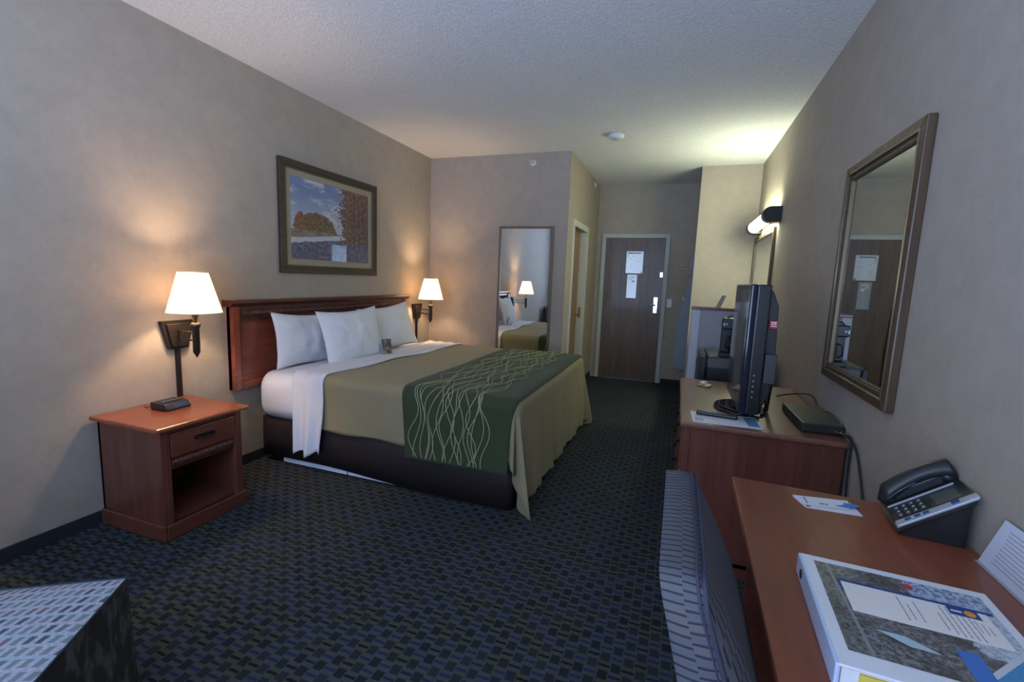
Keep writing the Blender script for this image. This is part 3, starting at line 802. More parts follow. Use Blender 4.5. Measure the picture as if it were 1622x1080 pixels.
# ------------------------------------------------------------------ dresser
ds = thing('dresser', 'long low cherry dresser along the right wall under the television', 'dresser', (.40, 2.87, 0))
L = ds.location; DX0, DX1, DY0, DY1, DZ = .075, .735, 2.33, 3.45, .743
MB().box((.054, 2.305, .718), (.750, 3.455, DZ)).build('top', DRT, ds, L, bevel=.007)
m = MB(); m.box((DX0, DY0, 0), (DX1, DY0 + .022, .718)); m.box((DX0, DY1 - .022, 0), (DX1, DY1, .718)); m.box((DX1 - .015, DY0, .05), (DX1, DY1, .718)); m.box((DX0 + .02, DY0, .05), (DX1, DY1, .07))
m.build('carcass', CH, ds, L)
for a_, b_ in ((DX0 - .004, DX0 + .03), (DX1 - .03, DX1)): MB().box((a_, DY0 - .005, 0), (b_, DY0 + .0, .718)).build('corner_stile', CH, ds, L, bevel=.002)
m = MB(); m.box((DX0 - .004, DY0, 0), (DX0 + .02, DY0 + .03, .718)); m.box((DX0 - .004, DY1 - .03, 0), (DX0 + .02, DY1, .718)); m.box((DX0 - .004, (DY0 + DY1) / 2 - .015, .05), (DX0 + .02, (DY0 + DY1) / 2 + .015, .718)); m.box((DX0 - .004, DY0, 0), (DX0 + .02, DY1, .075)); m.box((DX0 - .004, DY0, .70), (DX0 + .02, DY1, .718))
m.build('face_frame', CHH, ds, L)
for c in range(2):
    for r in range(3):
        ya = DY0 + .035 + c * ((DY1 - DY0) / 2 - .01); yb = ya + (DY1 - DY0) / 2 - .06; za = .085 + r * .206
        dw = MB().box((DX0 - .012, ya, za), (DX0 + .012, yb, za + .196)).build('drawer', CHH, ds, L, bevel=.004)
        for yk in (ya + .10, yb - .10):
            m = MB().lathe([(.006, 0), (.006, -.014), (.014, -.018), (.013, -.026)], (DX0 - .012, yk, za + .10), 'x', 14); m.build('drawer_knob', BRONZE, dw, L)

# ------------------------------------------------------------------ television
tv = thing('television', 'black flat-panel television standing sideways on the dresser', 'television', (.350, 2.71, DZ), radians(0.0))
# local: screen faces -x, width along y
zb, zt, hw = .045, .668, .300
MB().box((-.038, -hw, zb), (-.008, hw, zt)).build('bezel', plain('blue_black_gloss', (.014, .017, .032), .12), tv, bevel=.010, seg=3)
MB().box((-.010, -hw + .002, zb + .004), (.050, hw - .002, zt - .002)).build('side_housing', plain('satin_black_housing', (.012, .012, .014), .32), tv, bevel=.008, seg=3)
MB().box((-.0395, -hw + .03, zb + .06), (-.037, hw - .03, zt - .028)).build('screen', SCREEN, tv)
m = MB(); m.prism([(.045, zb + .01), (.060, zb + .03), (.092, zb + .10), (.098, zb + .30), (.090, zt - .10), (.066, zt - .04), (.045, zt - .01)], lambda p, q, t: (p, t, q), -hw + .03, hw - .07)
m.build('rear_housing', BLKPL, tv, bevel=.012, seg=3)
m = MB(); m.box((.052, -hw - .002, zb + .30), (.10, -hw + .05, zb + .16)); m.build('side_port_panel', plain('port_grey', (.045, .045, .05), .5), tv, bevel=.004)
m = MB()
for k in range(5): m.lathe([(.0035, 0), (.0035, -.002)], (.012, -hw, zb + .09 + k * .026), 'y', 10)
m.build('side_buttons', SILVER, tv)
st = MB().box((.055, -hw - .0008, .468), (.086, -hw + .037, .502)).build('red_sticker', RED, tv)
m = MB().box((.060, -hw - .0016, .485), (.082, -hw, .488)); m.box((.060, -hw - .0016, .491), (.064, -hw, .497)); m.box((.066, -hw - .0016, .491), (.070, -hw, .497)); m.box((.073, -hw - .0016, .491), (.081, -hw, .497)); m.box((.060, -hw - .0016, .476), (.082, -hw, .479)); m.build('white_print', PAPER, st)
m = MB()
pts = [(.128 * cos(a * pi / 20) + .005, .17 * sin(a * pi / 20)) for a in range(40)]
m.prism(pts, lambda p, q, t: (p, q, t), 0, .014); m.prism([(a * .8, b * .8) for a, b in pts], lambda p, q, t: (p, q, t), .014, .022)
m.build('stand_base', BLKGL, tv, bevel=.004)
MB().box((-.012, -.09, .018), (.045, .09, zb + .04)).build('stand_neck', BLKPL, tv, bevel=.006)
m = MB().box((.055, -.17, .0145), (.078, -.14, .018)); m.build('white_sticker', PAPER, tv)
m = MB().tube([(.095, -.10, .34), (.118, -.11, .30), (.126, -.10, .18), (.128, -.06, .08), (.14, .02, .0065)], .0065); m.tube([(.092, .0, .40), (.112, -.02, .33), (.118, -.03, .16), (.135, .05, .01)], .0055); m.build('rear_cables', BLKPL, tv)
# cable box
cb = thing('cable_box', 'flat black cable box at the wall end of the dresser', 'cable box', (.66, 2.60, DZ), radians(1.5))
MB().box((-.085, -.20, .005), (.083, .19, .046)).build('case', plain('black_box_metal', (.02, .018, .018), .45), cb, bevel=.004)
for a in (-.07, .07):
    for b in (-.18, .17): MB().lathe([(.009, 0), (.009, .006)], (a, b, 0), 'z', 10).build('foot', BLKPL, cb)
for a in (.045, .065): MB().tube([(a, -.20, .022), (a, -.222, .022)], .006).build('connector', CHROME, cb)
# cords
def cord(pts, r, label, mat=BLKPL):
    P = [Vector(p) for p in pts]; out = []
    for i in range(len(P) - 1):
        p0, p1, p2, p3 = P[max(i - 1, 0)], P[i], P[i + 1], P[min(i + 2, len(P) - 1)]
        for k in range(8):
            t = k / 8
            out.append(.5 * ((2 * p1) + (-p0 + p2) * t + (2 * p0 - 5 * p1 + 4 * p2 - p3) * t * t + (-p0 + 3 * p1 - 3 * p2 + p3) * t ** 3))
    out.append(P[-1])
    tag(MB().tube(out, r, 8).build('cord', mat, None, (0, 0, 0)), label, 'cord', 'black cords by the right wall')
cord([(.705, 2.372, .765), (.728, 2.31, .772), (.742, 2.24, .745), (.744, 2.16, .66), (.742, 2.05, .50), (.738, 1.95, .30), (.735, 1.90, .02)], .0045, 'black cord looping from the cable box down the wall behind the desk')
cord([(.722, 2.37, .762), (.742, 2.30, .765), (.742, 2.285, .60), (.742, 2.25, .35), (.738, 2.20, .02)], .0045, 'black cord dropping straight down behind the dresser end')
cord([(.60, 3.10, .755), (.665, 3.0, .80), (.742, 2.95, .81), (.748, 2.80, .765), (.748, 2.62, .80), (.748, 2.46, .79), (.734, 2.375, .768)], .0045, 'black cord running along the wall behind the cable box')
# placard and remote
pl = tag(MB().box((-.152, -.105, 0), (.152, .085, .003)).build('channel_card', [PAPER], None, (0, 0, 0)), 'white and blue printed channel card lying on the dresser under the remote', 'card')
pl.location = (.258, 2.452, DZ + .0005); pl.rotation_euler = (0, 0, radians(3))
m = MB(); m.box((.095, -.09, .0031), (.148, .07, .0036)); m.build('blue_print', plain('pale_blue_print', (.12, .30, .50), .5), pl)
m = MB()
for k in range(6): m.box((-.14, -.09 + k * .01, .0031), (-.10, -.086 + k * .01, .0035))
m.build('printed_lines', INKL, pl)
rm = thing('remote_control', 'black remote control lying on the white channel card', 'remote', (.225, 2.475, DZ + .004), radians(-6))
MB().box((-.095, -.024, 0), (.095, .024, .020)).build('case', BLKPL, rm, bevel=.008, seg=3)
m = MB()
for i in range(7):
    for j in range(3): m.box((-.080 + i * .019, -.017 + j * .012, .0195), (-.069 + i * .019, -.008 + j * .012, .0222))
m.build('buttons', GREYPL, rm)

# black mini fridge between dresser and half wall, with a coffee maker on top
fr = thing('mini_fridge', 'black mini fridge between the dresser and the half wall', 'fridge', (.43, 4.06, 0))
L = fr.location; FT = .862
SATB = plain('satin_black_enamel', (.016, .018, .020), .35)
MB().box((.245, 3.82, .03), (.69, 4.30, FT)).build('cabinet', SATB, fr, L, bevel=.008)
fd = MB().box((.192, 3.822, .06), (.240, 4.298, FT - .004)).build('door', SATB, fr, L, bevel=.010)
MB().box((.183, 4.25, .55), (.192, 4.285, .78)).build('door_handle', GREYPL, fd, L, bevel=.003)
MB().box((.246, 3.8185, FT - .085), (.40, 3.8205, FT - .012)).build('grey_reflection_patch', plain('grey_reflection', (.085, .088, .09), .4), fr, L)  # thin grey plate painting a reflection near the fridge top
for a in (.27, .66):
    for b in (3.86, 4.26): MB().lathe([(.018, 0), (.016, .035)], (a, b, 0), 'z', 12).build('foot', BLKPL, fr, L)
m = MB().tube([(.236, 3.817, .60), (.237, 3.812, .80), (.230, 3.815, FT + .004), (.205, 3.83, FT + .006)], .0045); m.build('door_cord', BLACKM, fr, L)
cm = thing('coffee_maker', 'black coffee maker standing on top of the mini fridge', 'coffee maker', (.40, 3.90, FT))
z = FT; ox, oy = .052, .515
L = cm.location
m = MB().box((.275 + ox, 3.325 + oy, z), (.455 + ox, 3.455 + oy, z + .03)); m.build('base_plate', BLKPL, cm, L, bevel=.006)
m = MB().box((.280 + ox, 3.40 + oy, z + .03), (.355 + ox, 3.455 + oy, z + .27)); m.build('water_tower', BLKPL, cm, L, bevel=.006)
m = MB().box((.278 + ox, 3.33 + oy, z + .21), (.44 + ox, 3.455 + oy, z + .295)); m.build('brew_head', BLKPL, cm, L, bevel=.010)
MB().lathe([(.045, .03), (.052, .06), (.050, .13), (.036, .17), (.038, .19)], (.385 + ox, 3.382 + oy, z), 'z', 24).build('carafe', plain('dark_glass', (.012, .012, .014), .05), cm, L)
m = MB().tube([(.345 + ox, 3.35 + oy, z + .16), (.315 + ox, 3.335 + oy, z + .15), (.308 + ox, 3.33 + oy, z + .08), (.335 + ox, 3.345 + oy, z + .06)], .006); m.build('carafe_handle', BLKPL, cm, L)
m = MB(); m.box((.283 + ox, 3.3245 + oy, z + .235), (.292 + ox, 3.331 + oy, z + .262)); m.box((.300 + ox, 3.3245 + oy, z + .245), (.312 + ox, 3.331 + oy, z + .256)); m.build('control_marks', SILVER, cm, L)
m = MB().tube([(.40 + ox, 3.36 + oy, z + .294), (.38 + ox, 3.35 + oy, z + .32), (.33 + ox, 3.35 + oy, z + .315), (.31 + ox, 3.36 + oy, z + .294)], .006); m.build('lid_handle', BLKPL, cm, L)
GOLDP = plain('gold_foil', (.42, .33, .12), .35, metal=.3)
for k, (px, py, pz, rz, mt_, lb) in enumerate(((.183, 3.235, 0, .3, GOLDP, 'gold condiment packet lying nearest the dresser edge'), (.222, 3.245, 0, -.5, CREAMP, 'cream condiment packet beside the gold one'),
                                       (.200, 3.255, .013, 1.0, PAPER, 'white condiment packet lying on top of the others'), (.215, 3.200, 0, .8, GOLDP, 'gold condiment packet nearest the television base'))):
    o = MB().box((-.022, -.016, 0), (.022, .016, .013)).build('condiment_packet', mt_, None, (0, 0, 0), bevel=.005)
    o.location = (px, py, DZ + pz + .0005); o.rotation_euler = (0, 0, rz); tag(o, lb, 'packet', 'condiment packets on the dresser')
# leaning card on the half-wall cap
o = MB().prism([(0, 0), (.042, 0), (.085, .110), (.048, .110)], lambda p, q, t: (p, t + q * .2, q), 0, .0015).build('leaning_card', plain('grey_card', (.24, .22, .22), .6), None, (0, 0, 0))
o.location = (.318, 4.58, 1.2055); tag(o, 'small grey slanted card standing on the wooden cap of the half wall', 'card')

# ------------------------------------------------------------------ desk
dk = thing('desk', 'long cherry desk along the right wall in the foreground', 'desk', (.48, .9, 0))
L = dk.location; KX0, KX1, KY0, KY1, KZ = .205, .750, .12, 1.665, .76
m = MB(); m.prism([(.190, KY0), (KX1, KY0), (KX1, KY1 - .03), (.216, KY1)], lambda p, q, t: (p, q, t), KZ - .028, KZ); m.build('desk_top', DT, dk, L, bevel=.006)
m = MB(); m.box((KX0 + .08, KY1 - .06, 0), (KX1 - .01, KY1 - .035, KZ - .028)); m.build('end_panel', CHD, dk, L)
m = MB(); m.box((KX0 + .05, KY0 + .02, 0), (KX1 - .01, KY0 + .045, KZ - .028)); m.build('end_panel', CHD, dk, L)
MB().box((KX1 - .05, KY0 + .03, .30), (KX1 - .03, KY1 - .05, KZ - .028)).build('modesty_panel', CH, dk, L)
MB().box((KX0 + .09, KY0 + .045, KZ - .075), (KX0 + .11, KY1 - .06, KZ - .028)).build('apron', CHD, dk, L)

# ------------------------------------------------------------------ binder
bd = thing('binder', 'white guest information binder with printed cover lying on the desk', 'binder', (.453, .965, KZ), radians(-3.0))
# local x across (spine at -x), y along ; size .335 x .345
bw, bh, bt = .318, .336, .046
hx, hy = bw / 2, bh / 2
WB = plain('white_binder_vinyl', (.70, .72, .76), .3)
MB().box((-hx, -hy, bt - .005), (hx, hy, bt)).build('front_cover', WB, bd, bevel=.002)
MB().box((-hx, -hy, 0), (hx, hy, .005)).build('back_cover', WB, bd, bevel=.002)
m = MB(); m.box((-hx - .004, -hy, 0), (-hx + .004, hy, bt)); m.build('spine', plain('white_binder_spine', (.50, .60, .78), .35), bd, bevel=.003)
MB().lathe([(.010, 0), (.010, -.0012)], (-hx - .004, hy - .05, bt * .5), 'x', 16).build('finger_hole', BLKPL, bd)
MB().box((-hx + .006, -hy + .006, .006), (hx - .012, hy - .006, bt - .006)).build('page_block', PAPER, bd)
MB().box((-hx + .03, -hy + .002, .022), (hx - .05, -hy + .008, .036)).build('yellow_pages', YELLOW, bd)
IM = Mat('photo_collage_print', (.2, .2, .2), .3, coat=.3)
u, v = IM.uv(); vec = IM.combine(u, v)
na = IM.noise(7, 5, .7, (1, 1, 1), vec); nb = IM.noise(30, 4, .7, (1, 1, 1), vec)
cc = IM.mix(nb.step(.35, .65), (.045, .045, .045), (.22, .22, .225)); cc = IM.mix(na.step(.5, .62) * .8, cc, (.10, .095, .075))
nc = IM.noise(3.5, 3, .6, (1, 1, 1), vec)
cc = IM.mix(nc.step(.48, .60) * .8, cc, IM.mix(nb.step(.4, .6), (.028, .028, .030), (.085, .085, .07)))
cc = IM.mix(((u - .13 + v * .05).abs().lt(.010)), cc, (.22, .23, .235))
cc = IM.mix((((u - .36) * 5).abs() + ((v - .20 - (.5 - u) * .3) * 16).abs()).lt(.75), cc, (.38, .52, .58))
cc = IM.mix((u + v * .10 + (na - .5) * .2).gt(.78) * v.gt(.30), cc, IM.mix(nb.step(.4, .6), (.30, .34, .40), (.55, .60, .68)))
cc = IM.mix((u - (v) * .9 + (nb - .5) * .05).gt(.62), cc, (.05, .25, .50))
cc = IM.mix(((u - v * .9 - .60).abs()).lt(.022), cc, (.55, .58, .62))
cc = IM.mix((v.gt(.80)) * (u.gt(.55)), cc, IM.mix(nb.step(.42, .58), (.10, .16, .28), (.45, .55, .66)))
cc = IM.mix((((u - .57) * (u - .57) + (v - .92) * (v - .92) * .7).lt(.0009)), cc, (.50, .03, .05))
cc = IM.mix((v.lt(.30)) * ((u - .66).abs().lt(.055)), cc, (.04, .16, .50))
IM.color(cc)
cx0, cx1, cy0, cy1 = -hx + .022, hx - .018, -hy + .040, hy - .022
MB().quad([(cx0, cy0, bt + .0006), (cx1, cy0, bt + .0006), (cx1, cy1, bt + .0006), (cx0, cy1, bt + .0006)], [(0, 0), (1, 0), (1, 1), (0, 1)]).build('cover_photo', IM.m, bd, recalc=False)
lp = thing  # (letter panel built as part)
px0, px1, py0, py1 = cx0 + .035, cx1 - .016, cy0 + .118, cy1 - .062
let = MB().box((px0, py0, bt + .0007), (px1, py1, bt + .0014)).build('letter_panel', CREAMP, bd)
m = MB(); m.box((px0 - .003, py1, bt + .0007), (px1 + .01, py1 + .008, bt + .0014)); m.box((px0 - .004, py1 - .035, bt + .0007), (px0, py1 + .008, bt + .0013)); m.build('blue_border', NAVY, bd)
m = MB()
for xx, ya, yb in ((.088, .10, .86), (.099, .30, .78), (.112, .14, .80), (.144, .34, .86), (.154, .06, .92), (.163, .06, .96), (.172, .08, .94), (.181, .06, .96), (.190, .04, .97)):
    yy = py0 + (py1 - py0) * (1 - yb); ye = py0 + (py1 - py0) * (1 - ya)
    y = yy
    while y < ye:
        w_ = R.uniform(.005, .013); m.box((px0 + xx, y, bt + .0014), (px0 + xx + .0022, min(y + w_, ye), bt + .0018)); y += w_ + .002
for k in range(3): m.box((px1 - .030 + k * .008, py0 + .03, bt + .0014), (px1 - .0285 + k * .008, py1 - .03 - k * .006, bt + .0018))
m.build('text_lines', INKL, let)
lg = MB().box((px1 - .060, py1 - .024, bt + .0014), (px1 - .014, py1 - .001, bt + .0020)).build('logo_block', NAVY, let)
MB().lathe([(.0085, 0), (.0085, .0006)], (px1 - .028, py1 - .0125, bt + .0020), 'z', 20).build('orange_circle', ORANGE, lg)
MB().box((px1 - .056, py1 - .014, bt + .0020), (px1 - .040, py1 - .010, bt + .0025)).build('logo_lettering', PAPER, lg)

# ------------------------------------------------------------------ leaflet on desk
lf = thing('leaflet', 'small white leaflet with a blue swoosh lying on the desk near the telephone', 'leaflet', (.462, 1.545, KZ), radians(2))
m = MB(); m.v += [(-.082, .028, .001), (.075, .045, .001), (.078, -.038, .001), (-.065, -.038, .001)]
m.face((0, 3, 2, 1)); m.build('lower_sheet', PAPER, lf, solid=.0012)
m = MB().quad([(-.083, .034, .004), (.068, .048, .006), (.055, -.012, .004), (-.072, -.022, .003)]); m.build('upper_sheet', PAPER, lf, solid=.0008)
m = MB(); m.prism([(.020, -.004), (.045, .010), (.050, .026), (.084, .026), (.088, .016), (.060, -.004)], lambda p, q, t: (p, q, t), .0062, .0068); m.build('blue_swoosh', plain('bright_blue_print', (.02, .24, .62), .5), lf)
m = MB(); m.box((-.055, -.012, .0045), (-.052, .03, .0050)); m.box((-.062, -.032, .0018), (-.050, -.024, .0022)); m.box((-.02, -.005, .0050), (-.008, .0, .0055)); m.box((-.005, -.004, .0050), (.002, .001, .0055)); m.build('printed_marks', NAVY, lf)

# ------------------------------------------------------------------ telephone
ph = thing('telephone', 'black desk telephone with silver edge strip on the desk against the wall', 'telephone', (.596, 1.428, KZ), radians(-7))
# local: x away from the user (towards wall), y to handset side; deck rises to the wall
Wd, Ln = .175, .135
def deck(x, y, h=0):   # surface of deck
    t = x / Ln; return (x, y, .030 + t * .108 + h)
m = MB(); m.prism([(.012, 0), (Ln + .0, 0), (Ln, .120), (0, .014), (0, .010)], lambda p, q, t: (p, t, q), .008, Wd - .005); m.build('base', BLKPL, ph, bevel=.008, seg=3)
def slab(mb, x0, x1, y0, y1, h0, h1):
    n = len(mb.v)
    mb.v += [deck(x0, y0, h0), deck(x1, y0, h0), deck(x1, y1, h0), deck(x0, y1, h0), deck(x0, y0, h1), deck(x1, y0, h1), deck(x1, y1, h1), deck(x0, y1, h1)]
    for q in ((3, 2, 1, 0), (4, 5, 6, 7), (0, 1, 5, 4), (1, 2, 6, 5), (2, 3, 7, 6), (3, 0, 4, 7)): mb.face([n + i for i in q])
m = MB(); slab(m, -.006, Ln + .006, .000, Wd, -.022, 0); m.build('deck', plain('charcoal_deck', (.022, .024, .024), .35), ph, bevel=.005, seg=3)
m = MB(); slab(m, -.006, Ln + .006, -.002, .026, -.006, .003); m.build('silver_strip', SILVER, ph, bevel=.002)
m = MB(); slab(m, -.004, Ln - .01, .108, .116, 0, .004); m.build('silver_rib', SILVER, ph, bevel=.001)
m = MB(); slab(m, .075, .118, .036, .090, 0, .003); m.build('display', LCD, ph)
m = MB(); slab(m, .066, .124, .030, .096, 0, .0015); m.build('display_bezel', plain('dark_olive_bezel', (.04, .042, .035), .3), ph)
for i in range(4):
    for j in range(3):
        m = MB(); slab(m, .004 + i * .0145, .013 + i * .0145, .038 + j * .021, .052 + j * .021, 0, .004); k_ = m.build('key', plain('phone_key', (.055, .06, .058), .4) if (i + j) == 0 else bpy.data.materials['phone_key'], ph, bevel=.0012)
        m = MB(); slab(m, .0065 + i * .0145, .0105 + i * .0145, .043 + j * .021, .047 + j * .021, .0040, .0043); m.build('key_legend', PAPER, k_)
m = MB()
for x in (.010, .028, .044): slab(m, x, x + .010, .008, .017, .003, .0055)
slab(m, .095, .108, .007, .019, .003, .006); m.build('function_button', NAVY, ph)
# handset
m = MB(); prof = []
n = 22; hy0 = Wd - .028
for i in range(n + 1):
    t = i / n; x = -.012 + t * (Ln + .012); z = .030 + (x / Ln) * .108
    arch = .030 * sin(pi * min(1, max(0, t))) ** .7
    w_ = .025 + .005 * abs(2 * t - 1) ** 2; hgt = .019 + .007 * abs(2 * t - 1) ** 2
    prof.append((x, z + .020 + arch, w_, hgt))
def fh(a, b):
    i = a * n; i0 = min(int(i), n - 1); f_ = i - i0
    p = [prof[i0][k] * (1 - f_) + prof[i0 + 1][k] * f_ for k in range(4)]
    an = b * 2 * pi; e = 1 if 0 < a < 1 else .55
    return (p[0] - sin(an) * p[3] * .5 * e, hy0 + cos(an) * p[2] * e, p[1] + sin(an) * p[3] * e)
m.grid(fh, n, 16)
n0 = len(m.v); m.v += [fh(0, b / 16) for b in range(16)]; m.face(range(n0, n0 + 16)); n0 = len(m.v); m.v += [fh(1, b / 16) for b in range(16)]; m.face(range(n0, n0 + 16))
m.smooth = True
hs = m.build('handset', BLKPL, ph, weld=True)
for (xx) in (.008, Ln - .010): 
    p = deck(xx, hy0); MB().lathe([(.024, 0), (.025, .018), (.019, .030)], (p[0] - .004, p[1], p[2] - .004), 'z', 20).build('handset_cup', BLKPL, hs)
m = MB(); slab(m, .010, Ln - .018, Wd - .048, Wd - .004, 0, .034); m.build('cradle', BLKPL, ph, bevel=.004)
m = MB().tube([(-.006, hy0 - .028, .050), (.02, hy0 - .027, .082), (.05, hy0 - .026, .112)], .0015); m.build('handset_highlight', plain('blue_grey_highlight', (.12, .12, .22), .3), hs)  # thin blue-grey tube painting a highlight along the handset side
cord([(.700, 1.60, .80), (.715, 1.66, .775), (.725, 1.70, .765), (.735, 1.74, .70), (.738, 1.78, .4), (.738, 1.80, .02)], .003, 'thin black telephone cord dropping behind the far end of the desk')

# ------------------------------------------------------------------ card in holder by the wall
ch = thing('card_holder', 'white printed card in a slanted clear holder by the wall at the right edge', 'card holder', (.725, 1.30, KZ))
m = MB()
cy0_, cy1_, ht = 1.120, 1.365, .135
def cpt(y, h, off=0): return (.730 + h * .10 - off, y - h * .30, KZ + .003 + h * .93)
m.quad([cpt(cy1_, 0), cpt(cy0_, 0), cpt(cy0_, ht), cpt(cy1_, ht)]); m.build('printed_card', plain('bluish_card', (.62, .66, .78), .5), ch, ch.location, solid=.002)
MB().box((.722, cy0_, KZ), (.745, cy1_, KZ + .003)).build('holder_foot', plain('clear_acrylic', (.35, .35, .33), .1), ch, ch.location, bevel=.002)
m = MB()
for k in range(10):
    h = ht - .020 - k * .0105; a = cy1_ - .030 - R.uniform(0, .008); b = cy0_ + R.uniform(.02, .06)
    m.quad([cpt(a, h, .0014), cpt(b, h, .0014), cpt(b, h + .0022, .0014), cpt(a, h + .0022, .0014)])
m.build('text_lines', INKL, ch, ch.location)

# ------------------------------------------------------------------ desk chair
dc = thing('desk_chair', 'desk chair with striped grey-blue fabric tucked in at the desk', 'chair', (.33, .925, 0))
L = dc.location; CY0, CY1 = .690, 1.160
# profile in x,z : back face (low x) and front face
def backf(h):   # h 0..1 from bottom .47 to top .95
    z = .46 + h * .49; return .095 - .090 * h + .012 * sin(pi * h), z
def frontf(h, y):
    z = .46 + h * .49; e = min(1, (y - CY0) / .06, (CY1 - y) / .06); bul = .040 * sin(pi * min(1, h * .9 + .06)) ** .8 * (max(0, e) ** .5)
    return .225 - .160 * h + bul, z
def rc(h, y):   # rounding of corners: shrink height near the ends
    r = .035; d = min(y - CY0, CY1 - y)
    return 1.0 if d > r else 1 - (.035 / .49) * (1 - math.sqrt(max(0, 1 - ((r - d) / r) ** 2)))
m = MB(); ny, nz = 48, 22
ys = [CY0 + (CY1 - CY0) * i / ny for i in range(ny + 1)]
def fF(a, b): y = CY0 + (CY1 - CY0) * a; x, z = frontf(b * rc(1, y), y); return (x, y, z)
def fB(a, b): y = CY0 + (CY1 - CY0) * a; x, z = backf(b * rc(1, y)); return (x, y, z)
m.grid(fF, ny, nz, lambda a, b: (b * .5, CY0 + a * .47)); m.grid(fB, ny, nz, lambda a, b: (b * .5, CY0 + a * .47))
def fT(a, b): y = CY0 + (CY1 - CY0) * a; p = Vector(fB(a, 1)); q = Vector(fF(a, 1)); r = p.lerp(q, b); r.z += .008 * sin(pi * b) * max(0, sin(pi * a)) ** .4; return r
def uvT(a, b): q = fT(a, b); return (b * .07, q.y + q.z - .95)
m.grid(fT, ny, 6, uvT)
for side in (0, 1):
    def fS(a, b, side=side): p = Vector(fB(side, a)); q = Vector(fF(side, a)); r = p.lerp(q, b); r.y += (-.010 if side == 0 else .010) * sin(pi * b) * max(0, 1 - a) ** .4; return r
    def uvS(a, b, fS=fS, side=side): q = fS(a, b); return (b * .07, (CY0 + q.z - .95) if side == 0 else (CY1 + .95 - q.z))
    m.grid(fS, nz, 6, uvS)
def fBt(a, b): return Vector(fB(a, 0)).lerp(Vector(fF(a, 0)), b)
m.grid(fBt, ny, 2, lambda a, b: (b * .1, a * .47))
m.build('backrest', CHF, dc, L, weld=True)
pp = [Vector(fF(0, b / 20)) for b in range(21)] + [Vector(fF(a / 30, 1)) for a in range(1, 31)] + [Vector(fF(1, b / 20)) for b in range(19, -1, -1)]
pp2 = [Vector(fB(0, b / 20)) for b in range(21)] + [Vector(fB(a / 30, 1)) for a in range(1, 31)] + [Vector(fB(1, b / 20)) for b in range(19, -1, -1)]
m = MB().tube(pp, .0045, 6); m.build('piping', plain('navy_piping', (.035, .035, .06), .8), dc, L)
MB().tube([p.lerp(q, .16) + Vector((0, 0, .006)) for p, q in zip(pp, pp2)], .003, 6).build('piping', bpy.data.materials['navy_piping'], dc, L)
m = MB().box((.115, CY0 + .01, .385), (.60, CY1 - .01, .465)); m.build('seat', DARKF, dc, L, bevel=.025, seg=4)
for x, y in ((.16, CY0 + .045), (.16, CY1 - .045), (.56, CY0 + .045), (.56, CY1 - .045)):
    m = MB(); s_ = .018; m.prism([(x - s_, y - s_), (x + s_, y - s_), (x + s_, y + s_), (x - s_, y + s_)], lambda p, q, t: (x + (p - x) * (.7 + t), y + (q - y) * (.7 + t), t), 0, .39); m.build('leg', CHD, dc, L)

# ------------------------------------------------------------------ ottoman (lower left) and armchair behind it
ang = atan2(.169, .255)           # direction of the long edge
ot = thing('ottoman', 'square ottoman covered in pale blue-grey patterned fabric in the lower left corner', 'ottoman', (-1.486, .826, 0), ang)
# local: corner at origin, x negative along one edge, y negative along other
OL, OW, OZ = .56, .50, .462
m = MB()
def fo(a, b):
    x = -OL * a; y = -OW * b; e = min(1, a * OL / .05, (1 - a) * OL / .05, b * OW / .05, (1 - b) * OW / .05)
    return (x, y, OZ - .004 + .018 * (sin(pi * a) * sin(pi * b)) ** .6)
m.grid(fo, 30, 26); m.box((-OL, -OW, .34), (0, 0, OZ - .004))
m.build('cushion', OTT, ot)
def fs(t):
    return None
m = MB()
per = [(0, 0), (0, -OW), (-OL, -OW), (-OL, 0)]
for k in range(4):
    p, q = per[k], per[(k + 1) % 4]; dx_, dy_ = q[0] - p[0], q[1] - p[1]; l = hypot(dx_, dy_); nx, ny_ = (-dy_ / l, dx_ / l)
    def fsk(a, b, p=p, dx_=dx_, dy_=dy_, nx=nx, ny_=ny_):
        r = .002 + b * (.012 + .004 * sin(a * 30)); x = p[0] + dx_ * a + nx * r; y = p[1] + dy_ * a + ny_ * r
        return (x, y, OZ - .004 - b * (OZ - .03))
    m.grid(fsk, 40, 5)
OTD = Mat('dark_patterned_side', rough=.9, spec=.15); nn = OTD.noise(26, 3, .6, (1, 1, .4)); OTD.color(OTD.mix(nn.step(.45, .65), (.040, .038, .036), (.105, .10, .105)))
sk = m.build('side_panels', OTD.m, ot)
m = MB(); pr_ = [(-.002, -.002), (-.002, -OW + .002), (-OL + .002, -OW + .002), (-OL + .002, -.002), (-.002, -.002)]
m.tube([(a + (0.004 if a > -.1 else -.004), b + (.004 if b > -.1 else -.004), OZ - .003) for a, b in pr_], .003, 6); m.build('piping', plain('dark_piping', (.03, .035, .06), .8), ot)
for a, b in ((-.06, -.06), (-.06, -OW + .06), (-OL + .06, -.06), (-OL + .06, -OW + .06)):
    MB().lathe([(.018, 0), (.026, .05)], (a, b, 0), 'z', 12).build('foot', CHD, ot)
MB().box((-OL + .02, -OW + .02, .05), (-.02, -.02, .35)).build('frame', DARKF, ot)
ac = thing('armchair', 'dark upholstered armchair in the window corner beside the left wall', 'armchair', (-2.33, .0, 0), ang)
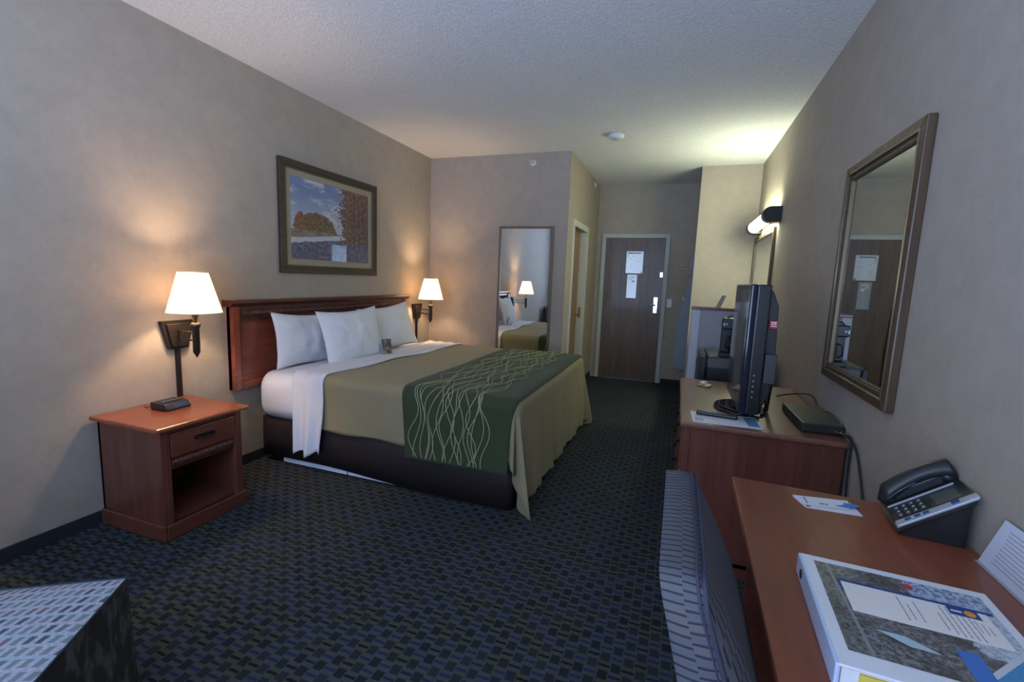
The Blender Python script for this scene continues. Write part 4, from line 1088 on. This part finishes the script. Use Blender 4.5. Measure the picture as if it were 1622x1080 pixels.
# local: faces +x
MB().box((-.28, -.27, .14), (.30, .27, .34)).build('frame', DARKF, ac, bevel=.02, seg=3)
MB().box((-.22, -.26, .34), (.31, .26, .46)).build('seat_cushion', DARKF, ac, bevel=.04, seg=4)
m = MB(); m.prism([(-.32, .14), (-.20, .14), (-.22, .50), (-.27, .78), (-.31, .82), (-.36, .80), (-.38, .74)], lambda p, q, t: (p, t, q), -.30, .30); m.build('backrest', DARKF, ac, bevel=.03, seg=4)
for s_ in (-1, 1):
    MB().box((-.28, s_ * .27, .14), (.28, s_ * .35, .58)).build('armrest', DARKF, ac, bevel=.03, seg=4)
for a in (-.24, .24):
    for b in (-.26, .26): MB().lathe([(.018, 0), (.024, .14)], (a, b, 0), 'z', 12).build('leg', CHD, ac)

# ------------------------------------------------------------------ light
wld = bpy.data.worlds.new('daylight'); S.world = wld; wld.use_nodes = True
nt = wld.node_tree; bg = nt.nodes['Background']
tcw = nt.nodes.new('ShaderNodeTexCoord'); sp = nt.nodes.new('ShaderNodeSeparateXYZ'); nt.links.new(tcw.outputs['Generated'], sp.inputs[0])
mr = nt.nodes.new('ShaderNodeMapRange'); mr.inputs[1].default_value = -.12; mr.inputs[2].default_value = .06; nt.links.new(sp.outputs[2], mr.inputs[0])
mx = nt.nodes.new('ShaderNodeMix'); mx.data_type = 'RGBA'; nt.links.new(mr.outputs[0], mx.inputs['Factor'])
mx.inputs[6].default_value = (6.4, 8.7, 13.2, 1)      # unseen ground below the horizon, brightened and blued to light the ceiling
mx.inputs[7].default_value = (2.7, 3.5, 5.2, 1)        # sky
nt.links.new(mx.outputs[2], bg.inputs[0]); bg.inputs[1].default_value = 1.0
pd = bpy.data.lights.new('window_portal', 'AREA'); pd.shape = 'RECTANGLE'; pd.size = W1 - W0; pd.size_y = WZ1 - WZ0; pd.cycles.is_portal = True
po = bpy.data.objects.new('window_portal', pd); C.objects.link(po); po.location = ((W0 + W1) / 2, BY - .10, (WZ0 + WZ1) / 2); po.rotation_euler = (pi / 2, 0, 0)

# ------------------------------------------------------------------ camera
yaw, pit, rol, F = 0.340307471, -0.133045133, -0.0390235661, 734.525827
def rotm(a, ax): return Matrix.Rotation(a, 3, ax)
# columns: camera right, image-down, forward
B = Matrix(((1, 0, 0), (0, 0, 1), (0, -1, 0)))
Rm = rotm(yaw, 'Z') @ rotm(pit, 'X') @ B @ rotm(rol, 'Z')
M4 = Matrix.Identity(4)
for i in range(3):
    M4[i][0] = Rm[i][0]; M4[i][1] = -Rm[i][1]; M4[i][2] = -Rm[i][2]
M4[0][3], M4[1][3], M4[2][3] = 0, 0, 1.39
cd = bpy.data.cameras.new('camera'); co = bpy.data.objects.new('camera', cd); C.objects.link(co)
cd.sensor_fit = 'HORIZONTAL'; cd.sensor_width = 36; cd.lens = F / 1622 * 36; cd.clip_start = .02
co.matrix_world = M4; S.camera = co
S.view_settings.view_transform = 'Standard'; S.view_settings.look = 'None'; S.view_settings.gamma = 1
S.view_settings.exposure = 0.0; S.view_settings.use_curve_mapping = False
